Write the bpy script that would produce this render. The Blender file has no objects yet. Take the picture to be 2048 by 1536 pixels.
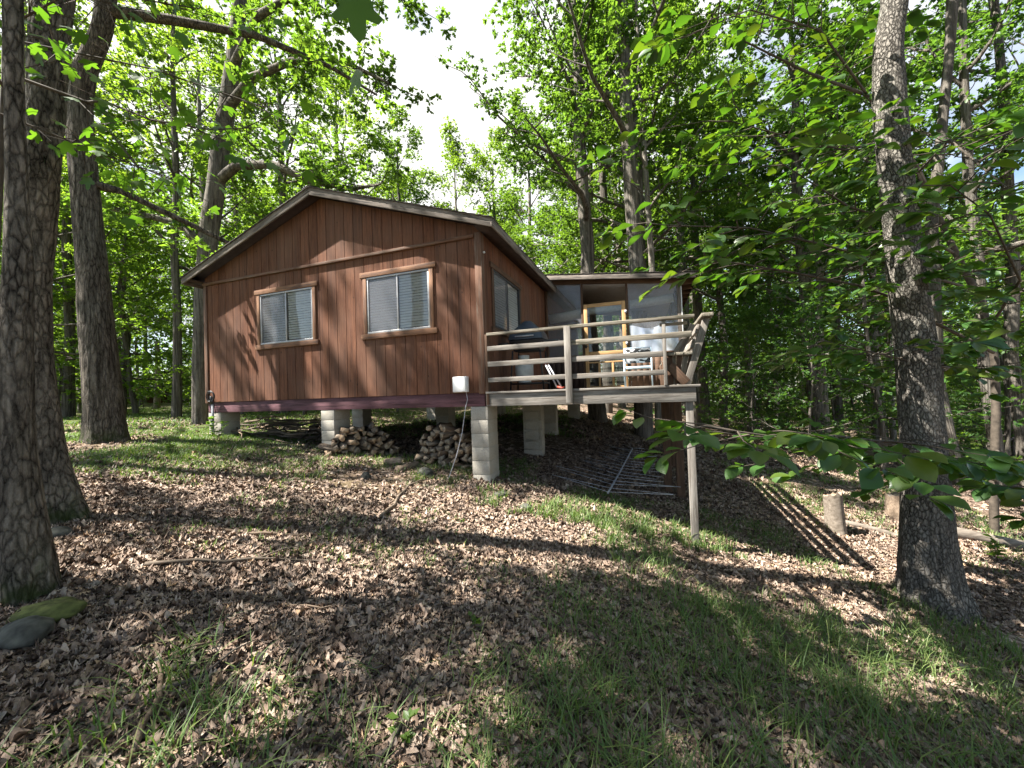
import bpy, math, random
import numpy as np
from mathutils import Vector, Matrix

R = math.radians
rng = np.random.default_rng(7)
random.seed(7)
scn = bpy.context.scene
COL = scn.collection

# ------------------------------------------------------------------ helpers
def tag(o, label=None, cat=None, group=None, kind=None):
    if label: o['label'] = label
    if cat: o['category'] = cat
    if group: o['group'] = group
    if kind: o['kind'] = kind
    return o

def thing(name, label, cat, loc=(0, 0, 0), rz=0.0, group=None):
    o = bpy.data.objects.new(name, None)
    o.empty_display_size = .2
    COL.objects.link(o)
    o.location = loc
    o.rotation_euler = (0, 0, rz)
    return tag(o, label, cat, group)

def link(name, me, parent=None, mat=None):
    o = bpy.data.objects.new(name, me)
    COL.objects.link(o)
    if parent is not None: o.parent = parent
    if mat is not None and len(me.materials) == 0: me.materials.append(mat)
    return o

def copy_tree(o, parent=None):
    c = o.copy()
    COL.objects.link(c)
    if parent is not None: c.parent = parent
    for ch in list(o.children):
        copy_tree(ch, c)
    return c

def fast_mesh(name, V, F, smooth=False):
    """V (n,3) array, F list of (m,k) index arrays"""
    me = bpy.data.meshes.new(name)
    V = np.asarray(V, np.float32)
    me.vertices.add(len(V))
    me.vertices.foreach_set('co', V.ravel())
    tot = np.concatenate([np.full(len(f), f.shape[1], np.int32) for f in F])
    idx = np.concatenate([np.asarray(f, np.int32).ravel() for f in F])
    start = np.concatenate([[0], np.cumsum(tot)[:-1]]).astype(np.int32)
    me.loops.add(len(idx))
    me.loops.foreach_set('vertex_index', idx)
    me.polygons.add(len(tot))
    me.polygons.foreach_set('loop_start', start)
    me.polygons.foreach_set('loop_total', tot)
    if smooth:
        me.polygons.foreach_set('use_smooth', np.ones(len(tot), bool))
    me.update(calc_edges=True)
    return me

class MB:
    """collects shapes; build() links them as ONE mesh object"""
    def __init__(s):
        s.V = []; s.F = {}; s.n = 0
    def add(s, V, F):
        V = np.asarray(V, float)
        for f in (F if isinstance(F, list) else [F]):
            f = np.asarray(f, int)
            s.F.setdefault(f.shape[1], []).append(f + s.n)
        s.V.append(V); s.n += len(V)
    def box(s, x0, x1, y0, y1, z0, z1, M=None):
        V = np.array([[x, y, z] for z in (z0, z1) for y in (y0, y1) for x in (x0, x1)], float)
        if M is not None: V = V @ np.array(M.to_3x3()).T + np.array(M.to_translation())
        s.add(V, np.array([[0, 2, 3, 1], [4, 5, 7, 6], [0, 1, 5, 4], [2, 6, 7, 3], [0, 4, 6, 2], [1, 3, 7, 5]]))
    def prism(s, poly, axis_vec):
        """poly (k,3) ring, extruded along axis_vec"""
        P = np.asarray(poly, float); k = len(P)
        V = np.concatenate([P, P + np.asarray(axis_vec, float)])
        q = np.array([[i, (i + 1) % k, (i + 1) % k + k, i + k] for i in range(k)])
        s.add(V, [q, np.arange(k)[::-1][None], np.arange(k, 2 * k)[None]])
    def tube(s, P, r, n=6, caps=True):
        P = np.asarray(P, float); r = np.broadcast_to(np.asarray(r, float), (len(P),))
        T = np.gradient(P, axis=0); T /= np.linalg.norm(T, axis=1)[:, None] + 1e-9
        ref = np.where(np.abs(T[:, 2:3]) > .9, np.array([[1., 0, 0]]), np.array([[0, 0, 1.]]))
        ref = np.repeat(ref[:1], len(P), 0)
        A = np.cross(T, ref); A /= np.linalg.norm(A, axis=1)[:, None] + 1e-9
        B = np.cross(T, A)
        th = np.arange(n) * 2 * np.pi / n
        V = P[:, None] + r[:, None, None] * (np.cos(th)[None, :, None] * A[:, None] + np.sin(th)[None, :, None] * B[:, None])
        m = len(P)
        i = np.arange(m - 1)[:, None] * n; j = np.arange(n)[None]
        q = np.stack([i + j, i + (j + 1) % n, i + n + (j + 1) % n, i + n + j], -1).reshape(-1, 4)
        F = [q]
        if caps: F += [np.arange(n)[::-1][None], (np.arange(n) + (m - 1) * n)[None]]
        s.add(V.reshape(-1, 3), F)
    def mesh(s, name, smooth=False):
        return fast_mesh(name, np.concatenate(s.V), [np.concatenate(f) for f in s.F.values()], smooth)
    def build(s, name, mat, parent=None, smooth=False, bevel=0):
        o = link(name, s.mesh(name, smooth), parent, mat)
        if bevel:
            b = o.modifiers.new('edge', 'BEVEL'); b.width = bevel; b.segments = 2; b.limit_method = 'ANGLE'
        return o

def hash3(i, j, k, seed):
    h = (i * 374761393 + j * 668265263 + k * 2147483647 + seed * 144269504) & 0xffffffff
    h = ((h ^ (h >> 13)) * 1274126177) & 0xffffffff
    h = ((h ^ (h >> 16)) * 2246822519) & 0xffffffff
    return ((h ^ (h >> 15)) & 0xffffff) / 16777215.0

def noise3(P, seed=0):
    P = np.asarray(P, float)
    I = np.floor(P).astype(np.int64); f = P - I; f = f * f * (3 - 2 * f)
    out = 0
    for dx in (0, 1):
        for dy in (0, 1):
            for dz in (0, 1):
                w = (f[..., 0] if dx else 1 - f[..., 0]) * (f[..., 1] if dy else 1 - f[..., 1]) * (f[..., 2] if dz else 1 - f[..., 2])
                out = out + w * hash3(I[..., 0] + dx, I[..., 1] + dy, I[..., 2] + dz, seed)
    return out
def fbm(P, o=3, seed=0):
    s = 0; a = .5; t = 0
    for k in range(o):
        s = s + a * noise3(np.asarray(P) * 2 ** k, seed + k); t += a; a *= .5
    return s / t
def fbm2(x, y, sc, o=3, seed=0):
    return fbm(np.stack([x * sc, y * sc, np.zeros_like(x)], -1), o, seed)

# ------------------------------------------------------------------ terrain
GX = np.array([-80, -40, -20, -10, -6.4, -3.4, -0.4, 0.3, 2.4, 4.7, 6, 8, 12, 20, 40, 80.])
GZ = np.array([2.2, 1.7, 1.28, 1.12, 1.0, .60, .12, 0.0, -.53, -1.05, -1.3, -1.62, -2.4, -4.0, -6.5, -9])
def terr(x, y):
    x = np.asarray(x, float); y = np.asarray(y, float)
    g = np.interp(x, GX, GZ)
    for d in (-.8, .8): g = g + np.interp(x + d, GX, GZ)
    g = g / 3
    w = np.clip((x + 4.5) / 7.5, 0, 1); w = w * w * (3 - 2 * w)
    yy = y - 5
    rise = np.where(yy < 0, np.maximum(yy, -4) * .05, np.where(yy < 5, yy * .15, .75 + np.clip(yy - 5, 0, 40) * .075))
    left = np.clip(y - 16, 0, 60) * .009
    return g + w * rise + (1 - w) * left - (1 - w) * np.clip(y - 6, 0, 4) * .03
def gz(x, y):
    x = np.asarray(x, float); y = np.asarray(y, float)
    return terr(x, y) + (fbm2(x, y, 1.1, 2, 3) - .5) * .07 + (fbm2(x, y, 4.5, 2, 9) - .5) * .03

# ------------------------------------------------------------------ materials
def mat(name):
    m = bpy.data.materials.new(name); m.use_nodes = True
    nt = m.node_tree; nt.nodes.clear()
    return m, nt.nodes, nt.links
def N(ns, t, **kw):
    n = ns.new(t)
    for k, v in kw.items():
        if k.startswith('_'): setattr(n, k[1:], v)
        else:
            key = int(k[1:]) if k[0] == 'i' and k[1:].isdigit() else k.replace('__', ' ')
            n.inputs[key].default_value = v
    return n
def ramp(ns, stops, interp='LINEAR'):
    r = ns.new('ShaderNodeValToRGB'); e = r.color_ramp.elements
    r.color_ramp.interpolation = interp
    while len(e) < len(stops): e.new(.5)
    for k, (p, c) in enumerate(stops):
        e[k].position = p; e[k].color = (*c, 1) if len(c) == 3 else c
    return r
def mapped(ns, ls, scale, src='Object'):
    tc = ns.new('ShaderNodeTexCoord'); mp = ns.new('ShaderNodeMapping')
    mp.inputs['Scale'].default_value = scale
    ls.new(tc.outputs[src], mp.inputs['Vector'])
    return mp.outputs[0]
def mixc(ns, ls, f, a, b, mode='MIX'):
    m = ns.new('ShaderNodeMix'); m.data_type = 'RGBA'; m.blend_type = mode
    for s, v in ((m.inputs[0], f), (m.inputs[6], a), (m.inputs[7], b)):
        if hasattr(v, 'links'): ls.new(v, s)
        else: s.default_value = v if not isinstance(v, tuple) or len(v) == 4 else (*v, 1)
    return m.outputs[2]
def principled(ns, ls, base, rough=.8, bump=None, bstr=.3, bdist=.01, spec=.3, metal=0):
    p = ns.new('ShaderNodeBsdfPrincipled'); o = ns.new('ShaderNodeOutputMaterial')
    for s, v in ((p.inputs['Base Color'], base), (p.inputs['Roughness'], rough)):
        if hasattr(v, 'links'): ls.new(v, s)
        else: s.default_value = (*v, 1) if isinstance(v, tuple) and len(v) == 3 else v
    p.inputs['Specular IOR Level'].default_value = spec
    p.inputs['Metallic'].default_value = metal
    if bump is not None:
        b = N(ns, 'ShaderNodeBump', Strength=bstr, Distance=bdist)
        ls.new(bump, b.inputs['Height']); ls.new(b.outputs[0], p.inputs['Normal'])
    ls.new(p.outputs[0], o.inputs[0])
    return p

def mat_plain(name, c, rough=.6, spec=.3, metal=0, var=.25, sc=9):
    m, ns, ls = mat(name)
    n = N(ns, 'ShaderNodeTexNoise', Scale=sc, Detail=6); ls.new(mapped(ns, ls, (1, 1, 1)), n.inputs['Vector'])
    d = tuple(x * (1 - var) for x in c); u = tuple(min(1, x * (1 + var)) for x in c)
    r = ramp(ns, [(.3, d), (.7, u)]); ls.new(n.outputs[0], r.inputs[0])
    principled(ns, ls, r.outputs[0], rough, n.outputs[0], .15, .004, spec, metal)
    return m

def mat_bark(name, dark, light, ring=30., vert=11., depth=.02, moss=0.0, lichen=.35, plate=.6):
    m, ns, ls = mat(name)
    dn = N(ns, 'ShaderNodeTexNoise', Scale=1.0, Detail=5, Roughness=.6); ls.new(mapped(ns, ls, (ring * .45, ring * .45, vert * .5)), dn.inputs['Vector'])
    co = mapped(ns, ls, (ring, ring, vert))
    sc = ns.new('ShaderNodeVectorMath'); sc.operation = 'MULTIPLY_ADD'; ls.new(dn.outputs['Color'], sc.inputs[0]); sc.inputs[1].default_value = (1.7, 1.7, 1.7); ls.new(co, sc.inputs[2])
    v = ns.new('ShaderNodeTexVoronoi'); v.feature = 'DISTANCE_TO_EDGE'; v.inputs['Scale'].default_value = 1.0
    ls.new(sc.outputs[0], v.inputs['Vector'])
    fine = N(ns, 'ShaderNodeTexNoise', Scale=1, Detail=8, Roughness=.75); ls.new(mapped(ns, ls, (85, 85, 40)), fine.inputs['Vector'])
    vs = ns.new('ShaderNodeMath'); vs.operation = 'MULTIPLY_ADD'; vs.inputs[1].default_value = .26; vs.inputs[2].default_value = -.12; ls.new(fine.outputs[0], vs.inputs[0])
    va = ns.new('ShaderNodeMath'); va.operation = 'ADD'; ls.new(v.outputs[0], va.inputs[0]); ls.new(vs.outputs[0], va.inputs[1])
    crack = ramp(ns, [(.0, (0, 0, 0)), (.07, (.45, .45, .45)), (.24, (1, 1, 1))]); ls.new(va.outputs[0], crack.inputs[0])
    fu = N(ns, 'ShaderNodeTexNoise', Scale=1, Detail=6, Roughness=.62, Distortion=.8); ls.new(mapped(ns, ls, (ring * .62, ring * .62, vert * .16)), fu.inputs['Vector'])
    fr = ramp(ns, [(.40, (0, 0, 0)), (.50, (.62, .62, .62)), (.62, (1, 1, 1))]); ls.new(fu.outputs[0], fr.inputs[0])
    pn = N(ns, 'ShaderNodeTexNoise', Scale=2.6, Detail=3); ls.new(mapped(ns, ls, (1, 1, .45)), pn.inputs['Vector'])
    pr = ramp(ns, [(.35, (max(0, plate - .22),) * 3), (.65, (min(1, plate + .22),) * 3)]); ls.new(pn.outputs[0], pr.inputs[0])
    hm = mixc(ns, ls, pr.outputs[0], fr.outputs[0], crack.outputs[0])
    hmul = mixc(ns, ls, .22, hm, fr.outputs[0], 'MULTIPLY')
    big = N(ns, 'ShaderNodeTexNoise', Scale=1.7, Detail=5); ls.new(mapped(ns, ls, (1, 1, .6)), big.inputs['Vector'])
    c1 = ramp(ns, [(.25, tuple(x * .62 for x in light)), (.5, light), (.75, tuple(x * 1.4 for x in light))]); ls.new(fine.outputs[0], c1.inputs[0])
    lm = ramp(ns, [(.5, (0, 0, 0)), (.68, (lichen,) * 3)]); ls.new(big.outputs[0], lm.inputs[0])
    c2 = mixc(ns, ls, lm.outputs[0], c1.outputs[0], (.30, .30, .25))
    c3 = mixc(ns, ls, hmul, dark, c2)
    if moss:
        tc = ns.new('ShaderNodeTexCoord'); sx = ns.new('ShaderNodeSeparateXYZ'); ls.new(tc.outputs['Object'], sx.inputs[0])
        mr = ns.new('ShaderNodeMapRange'); mr.inputs[1].default_value = moss; mr.inputs[2].default_value = 0.0
        ls.new(sx.outputs[2], mr.inputs[0])
        mm = ns.new('ShaderNodeMath'); mm.operation = 'MULTIPLY'; ls.new(mr.outputs[0], mm.inputs[0])
        mn = ramp(ns, [(.45, (0, 0, 0)), (.6, (1, 1, 1))])
        mnz = N(ns, 'ShaderNodeTexNoise', Scale=7, Detail=5); ls.new(tc.outputs['Object'], mnz.inputs['Vector']); ls.new(mnz.outputs[0], mn.inputs[0])
        ls.new(mn.outputs[0], mm.inputs[1])
        c3 = mixc(ns, ls, mm.outputs[0], c3, (.045, .06, .018))
    hh = ns.new('ShaderNodeMath'); hh.operation = 'MULTIPLY_ADD'; hh.inputs[1].default_value = .3
    ls.new(fine.outputs[0], hh.inputs[0]); ls.new(hmul, hh.inputs[2])
    principled(ns, ls, c3, .95, hh.outputs[0], 1.0, depth, .12)
    return m

def mat_leaf(name, stops, trans=.45, tcol=1.0, rough=.42, spec=.35, tint=(2.45, 2.4, .75)):
    m, ns, ls = mat(name)
    g = ns.new('ShaderNodeNewGeometry'); oi = ns.new('ShaderNodeObjectInfo')
    a = ns.new('ShaderNodeMath'); a.operation = 'MULTIPLY_ADD'; a.inputs[1].default_value = .5
    b = ns.new('ShaderNodeMath'); b.operation = 'MULTIPLY'; b.inputs[1].default_value = .5
    ls.new(oi.outputs['Random'], b.inputs[0]); ls.new(g.outputs['Random Per Island'], a.inputs[0]); ls.new(b.outputs[0], a.inputs[2])
    r = ramp(ns, stops); ls.new(a.outputs[0], r.inputs[0])
    tc = mixc(ns, ls, 1.0, r.outputs[0], (tint[0] * tcol, tint[1] * tcol, tint[2] * tcol, 1), 'MULTIPLY')
    p = ns.new('ShaderNodeBsdfPrincipled'); p.inputs['Roughness'].default_value = rough; p.inputs['Specular IOR Level'].default_value = spec
    ls.new(r.outputs[0], p.inputs['Base Color'])
    t = ns.new('ShaderNodeBsdfTranslucent'); ls.new(tc, t.inputs[0])
    mx = ns.new('ShaderNodeMixShader'); mx.inputs[0].default_value = trans
    ls.new(p.outputs[0], mx.inputs[1]); ls.new(t.outputs[0], mx.inputs[2])
    o = ns.new('ShaderNodeOutputMaterial'); ls.new(mx.outputs[0], o.inputs[0])
    return m

def mat_wood(name, light, dark, along=(1.2, 26, 26), rough=.85, stain=None, knots=True, bstr=.35):
    """boards built along local X"""
    m, ns, ls = mat(name)
    co = mapped(ns, ls, along)
    oi = ns.new('ShaderNodeObjectInfo')
    off = ns.new('ShaderNodeVectorMath'); off.operation = 'ADD'
    sc = ns.new('ShaderNodeVectorMath'); sc.operation = 'SCALE'; sc.inputs['Scale'].default_value = 37.
    cb = ns.new('ShaderNodeCombineXYZ'); ls.new(oi.outputs['Random'], cb.inputs[0]); ls.new(oi.outputs['Random'], cb.inputs[1])
    ls.new(cb.outputs[0], sc.inputs[0]); ls.new(co, off.inputs[0]); ls.new(sc.outputs[0], off.inputs[1])
    gr = N(ns, 'ShaderNodeTexNoise', Scale=1.0, Detail=8, Roughness=.68, Distortion=.6); ls.new(off.outputs[0], gr.inputs['Vector'])
    fi = N(ns, 'ShaderNodeTexNoise', Scale=3.7, Detail=6, Roughness=.75); ls.new(off.outputs[0], fi.inputs['Vector'])
    mixn = ns.new('ShaderNodeMath'); mixn.operation = 'MULTIPLY_ADD'; mixn.inputs[1].default_value = .55
    ls.new(fi.outputs[0], mixn.inputs[0])
    h2 = ns.new('ShaderNodeMath'); h2.operation = 'MULTIPLY'; h2.inputs[1].default_value = .5; ls.new(gr.outputs[0], h2.inputs[0])
    ls.new(h2.outputs[0], mixn.inputs[2])
    md = tuple((a + b) / 2 for a, b in zip(light, dark))
    r = ramp(ns, [(.34, dark), (.5, md), (.64, light)]); ls.new(mixn.outputs[0], r.inputs[0])
    c = r.outputs[0]
    bl = N(ns, 'ShaderNodeTexNoise', Scale=2.3, Detail=4); ls.new(mapped(ns, ls, (.8, 3, 3)), bl.inputs['Vector'])
    br = ramp(ns, [(.35, (.55, .52, .5)), (.6, (1, 1, 1))]); ls.new(bl.outputs[0], br.inputs[0])
    c = mixc(ns, ls, .8, c, br.outputs[0], 'MULTIPLY')
    if stain:
        sn = N(ns, 'ShaderNodeTexNoise', Scale=1.7, Detail=6, Roughness=.7); ls.new(off.outputs[0], sn.inputs['Vector'])
        sr = ramp(ns, [(.5, (0, 0, 0)), (.62, (1, 1, 1))]); ls.new(sn.outputs[0], sr.inputs[0])
        c = mixc(ns, ls, sr.outputs[0], c, stain)
    principled(ns, ls, c, rough, mixn.outputs[0], bstr, .006, .25)
    return m

M = {}
M['bark_oak'] = mat_bark('oak_bark', (.016, .013, .010), (.25, .215, .17), 27, 9, .035, moss=.35, plate=.58)
M['bark_plate'] = mat_bark('plated_oak_bark', (.03, .026, .021), (.265, .24, .205), 32, 15, .03, lichen=.45, plate=.8)
M['bark_furrow'] = mat_bark('furrowed_bark', (.016, .013, .010), (.21, .18, .145), 27, 5, .035, moss=.3, plate=.5)
M['bark_far'] = mat_bark('woodland_bark', (.05, .043, .036), (.19, .168, .14), 18, 4.0, .02, plate=.3)
M['bark_pale'] = mat_bark('pale_bark', (.09, .078, .065), (.30, .265, .22), 18, 5.0, .015, plate=.35)
M['bark_twig'] = mat_plain('twig_bark', (.075, .06, .045), .9, var=.4, sc=14)
M['leaf_oak'] = mat_leaf('oak_leaf', [(0, (.042, .09, .024)), (.5, (.068, .125, .03)), (1, (.105, .17, .036))], .52)
M['leaf_bright'] = mat_leaf('sunlit_tone_leaf', [(0, (.058, .11, .026)), (.5, (.09, .155, .032)), (1, (.135, .20, .042))], .55)  # paler leaf copy: sunlit brightness is put into the green
M['leaf_dark'] = mat_leaf('shade_tone_leaf', [(0, (.038, .088, .026)), (.5, (.062, .125, .034)), (1, (.10, .17, .04))], .48)  # darker leaf copy: shade of the slope wood is put into the green
M['leaf_broad'] = mat_leaf('broad_leaf', [(0, (.03, .085, .02)), (.55, (.048, .11, .022)), (.85, (.085, .12, .02)), (1, (.13, .115, .02))], .38, 1.0, .36, .5, (1.9, 2.0, .4))
M['leaf_maple'] = mat_leaf('maple_leaf', [(0, (.025, .07, .012)), (.6, (.05, .11, .016)), (1, (.08, .14, .02))], .5)
M['grass'] = mat_leaf('grass_blade', [(0, (.06, .11, .034)), (.5, (.10, .165, .05)), (.8, (.18, .22, .075)), (1, (.36, .31, .16))], .35, .8, .5, .3, (1.6, 1.9, .5))
M['wood_grey'] = mat_wood('weathered_wood', (.34, .31, .27), (.085, .076, .064), stain=(.13, .11, .09), bstr=.6)
M['wood_greydark'] = mat_wood('old_fascia_wood', (.30, .26, .22), (.10, .075, .06), stain=(.05, .045, .04))
M['wood_mossy'] = mat_wood('mossy_rail_wood', (.34, .30, .24), (.09, .08, .06), stain=(.06, .055, .035))
M['wood_brown'] = mat_wood('brown_post_wood', (.16, .095, .06), (.05, .032, .022))
M['wood_new'] = mat_wood('pine_door_wood', (.62, .38, .17), (.42, .24, .10), rough=.6)
M['trim_brown'] = mat_wood('window_trim_wood', (.33, .175, .095), (.12, .06, .036), rough=.75, stain=(.10, .06, .045))
M['trim_dark'] = mat_wood('brown_trim_wood', (.22, .115, .07), (.08, .042, .028), rough=.8, stain=(.17, .13, .10))
M['beam_purple'] = mat_wood('painted_beam', (.20, .098, .11), (.085, .04, .047), rough=.75, stain=(.06, .03, .033))
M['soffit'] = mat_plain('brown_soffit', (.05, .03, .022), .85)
M['alu'] = mat_plain('window_aluminium', (.35, .34, .33), .45, .5, .6, .15)
M['alu_dark'] = mat_plain('dark_window_frame', (.05, .05, .052), .5)
M['black'] = mat_plain('black_metal', (.018, .018, .02), .4, .5)
M['dark_in'] = mat_plain('dark_interior', (.03, .028, .026), .9)
M['white_blind'] = mat_plain('white_blind', (.85, .85, .83), .5, var=.05)
M['white_box'] = mat_plain('white_plastic', (.78, .78, .76), .4, var=.06)
M['shingle'] = mat_plain('roof_shingle', (.075, .066, .06), .95, .1, 0, .4, 30)
M['panel_grey'] = mat_plain('porch_ceiling_panel', (.42, .38, .34), .7, var=.08)
M['shade_cloth'] = mat_plain('rolled_shade_cloth', (.62, .64, .58), .8, var=.1, sc=20)
M['pipe'] = mat_plain('grey_pipe', (.40, .40, .42), .5)
M['tank'] = mat_plain('propane_tank_paint', (.45, .47, .46), .45, var=.2)
M['blue_metal'] = mat_plain('pale_blue_metal', (.45, .58, .66), .4)
M['red_handle'] = mat_plain('red_rubber', (.32, .05, .03), .5)
M['stone'] = mat_plain('lichen_stone', (.075, .073, .06), .95, var=.65, sc=14)
M['moss'] = mat_plain('moss_clump', (.075, .085, .025), .95, var=.5, sc=25)

def mat_siding():
    m, ns, ls = mat('rough_sawn_siding')
    co = mapped(ns, ls, (26, 26, 1.6))
    n = N(ns, 'ShaderNodeTexNoise', Scale=1.0, Detail=9, Roughness=.7, Distortion=.5); ls.new(co, n.inputs['Vector'])
    f = N(ns, 'ShaderNodeTexNoise', Scale=1.0, Detail=6, Roughness=.75); ls.new(mapped(ns, ls, (90, 90, 14)), f.inputs['Vector'])
    r = ramp(ns, [(.3, (.075, .034, .02)), (.5, (.158, .07, .04)), (.72, (.245, .116, .066))]); ls.new(n.outputs[0], r.inputs[0])
    fr = ramp(ns, [(.3, (.62, .6, .58)), (.7, (1.15, 1.12, 1.1))]); ls.new(f.outputs[0], fr.inputs[0])
    c = mixc(ns, ls, .75, r.outputs[0], fr.outputs[0], 'MULTIPLY')
    # board to board variation
    tc = ns.new('ShaderNodeTexCoord'); sx = ns.new('ShaderNodeSeparateXYZ'); ls.new(tc.outputs['Object'], sx.inputs[0])
    ad = ns.new('ShaderNodeMath'); ad.operation = 'ADD'; ls.new(sx.outputs[0], ad.inputs[0]); ls.new(sx.outputs[1], ad.inputs[1])
    dv = ns.new('ShaderNodeMath'); dv.operation = 'DIVIDE'; dv.inputs[1].default_value = .2026; ls.new(ad.outputs[0], dv.inputs[0])
    fl = ns.new('ShaderNodeMath'); fl.operation = 'FLOOR'; ls.new(dv.outputs[0], fl.inputs[0])
    wn = ns.new('ShaderNodeTexWhiteNoise'); wn.noise_dimensions = '1D'; ls.new(fl.outputs[0], wn.inputs['W'])
    br = ramp(ns, [(0, (.78, .78, .8)), (1, (1.12, 1.08, 1.04))]); ls.new(wn.outputs[0], br.inputs[0])
    c = mixc(ns, ls, .8, c, br.outputs[0], 'MULTIPLY')
    w = N(ns, 'ShaderNodeTexNoise', Scale=1.1, Detail=5); ls.new(mapped(ns, ls, (1.2, 1.2, .8)), w.inputs['Vector'])
    wr = ramp(ns, [(.42, (0, 0, 0)), (.68, (.62, .62, .62))]); ls.new(w.outputs[0], wr.inputs[0])
    c = mixc(ns, ls, wr.outputs[0], c, (.165, .095, .065))
    st = N(ns, 'ShaderNodeTexNoise', Scale=1., Detail=6, Roughness=.65); ls.new(mapped(ns, ls, (7, 7, .45)), st.inputs['Vector'])
    sr = ramp(ns, [(.52, (0, 0, 0)), (.7, (.6, .6, .6))]); ls.new(st.outputs[0], sr.inputs[0])
    c = mixc(ns, ls, sr.outputs[0], c, (.075, .045, .035))
    kn = ns.new('ShaderNodeTexVoronoi'); kn.inputs['Scale'].default_value = 1.; ls.new(mapped(ns, ls, (4.9, 4.9, 3.2)), kn.inputs['Vector'])
    kr = ramp(ns, [(.045, (.8, .8, .8)), (.075, (0, 0, 0))]); ls.new(kn.outputs['Distance'], kr.inputs[0])
    c = mixc(ns, ls, kr.outputs[0], c, (.04, .022, .016))
    principled(ns, ls, c, .88, f.outputs[0], .35, .005, .2)
    return m
M['siding'] = mat_siding()

def mat_block():
    m, ns, ls = mat('concrete_block')
    n = N(ns, 'ShaderNodeTexNoise', Scale=55, Detail=6, Roughness=.8); ls.new(mapped(ns, ls, (1, 1, 1)), n.inputs['Vector'])
    b = N(ns, 'ShaderNodeTexNoise', Scale=3, Detail=4); ls.new(mapped(ns, ls, (1, 1, 1)), b.inputs['Vector'])
    r = ramp(ns, [(.3, (.30, .28, .24)), (.65, (.46, .43, .375))]); ls.new(n.outputs[0], r.inputs[0])
    rb = ramp(ns, [(.3, (.8, .78, .74)), (.7, (1.05, 1.05, 1.05))]); ls.new(b.outputs[0], rb.inputs[0])
    principled(ns, ls, mixc(ns, ls, 1, r.outputs[0], rb.outputs[0], 'MULTIPLY'), .95, n.outputs[0], .5, .006, .1)
    return m
M['block'] = mat_block()

def mat_glass(name, tint, refl=1.0, rough=.01):
    m, ns, ls = mat(name)
    t = ns.new('ShaderNodeBsdfTransparent'); t.inputs[0].default_value = (*tint, 1)
    g = ns.new('ShaderNodeBsdfGlossy'); g.inputs['Roughness'].default_value = rough
    fr = N(ns, 'ShaderNodeFresnel', IOR=1.65)
    mx = ns.new('ShaderNodeMixShader'); ls.new(fr.outputs[0], mx.inputs[0]); ls.new(t.outputs[0], mx.inputs[1]); ls.new(g.outputs[0], mx.inputs[2])
    o = ns.new('ShaderNodeOutputMaterial'); ls.new(mx.outputs[0], o.inputs[0])
    return m
M['glass'] = mat_glass('window_glass', (.95, .97, .96))
def mat_film(name, col, tr, gl):
    m, ns, ls = mat(name)
    t = ns.new('ShaderNodeBsdfTransparent'); d = ns.new('ShaderNodeBsdfDiffuse'); d.inputs[0].default_value = (*col, 1)
    g = ns.new('ShaderNodeBsdfGlossy'); g.inputs['Roughness'].default_value = .12
    nz = N(ns, 'ShaderNodeTexNoise', Scale=2.5, Detail=4); ls.new(mapped(ns, ls, (1, 1, 1)), nz.inputs['Vector'])
    b = N(ns, 'ShaderNodeBump', Strength=.25, Distance=.05); ls.new(nz.outputs[0], b.inputs['Height']); ls.new(b.outputs[0], g.inputs['Normal'])
    a = ns.new('ShaderNodeMixShader'); a.inputs[0].default_value = tr; ls.new(d.outputs[0], a.inputs[1]); ls.new(t.outputs[0], a.inputs[2])
    c = ns.new('ShaderNodeMixShader'); c.inputs[0].default_value = gl; ls.new(a.outputs[0], c.inputs[1]); ls.new(g.outputs[0], c.inputs[2])
    o = ns.new('ShaderNodeOutputMaterial'); ls.new(c.outputs[0], o.inputs[0])
    return m
M['film'] = mat_film('plastic_sheet', (.55, .58, .66), .35, .28)
M['screen'] = mat_film('insect_screen', (.24, .24, .25), .52, .04)
M['screen_grey'] = mat_film('window_insect_screen', (.20, .20, .21), .55, .02)

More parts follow.
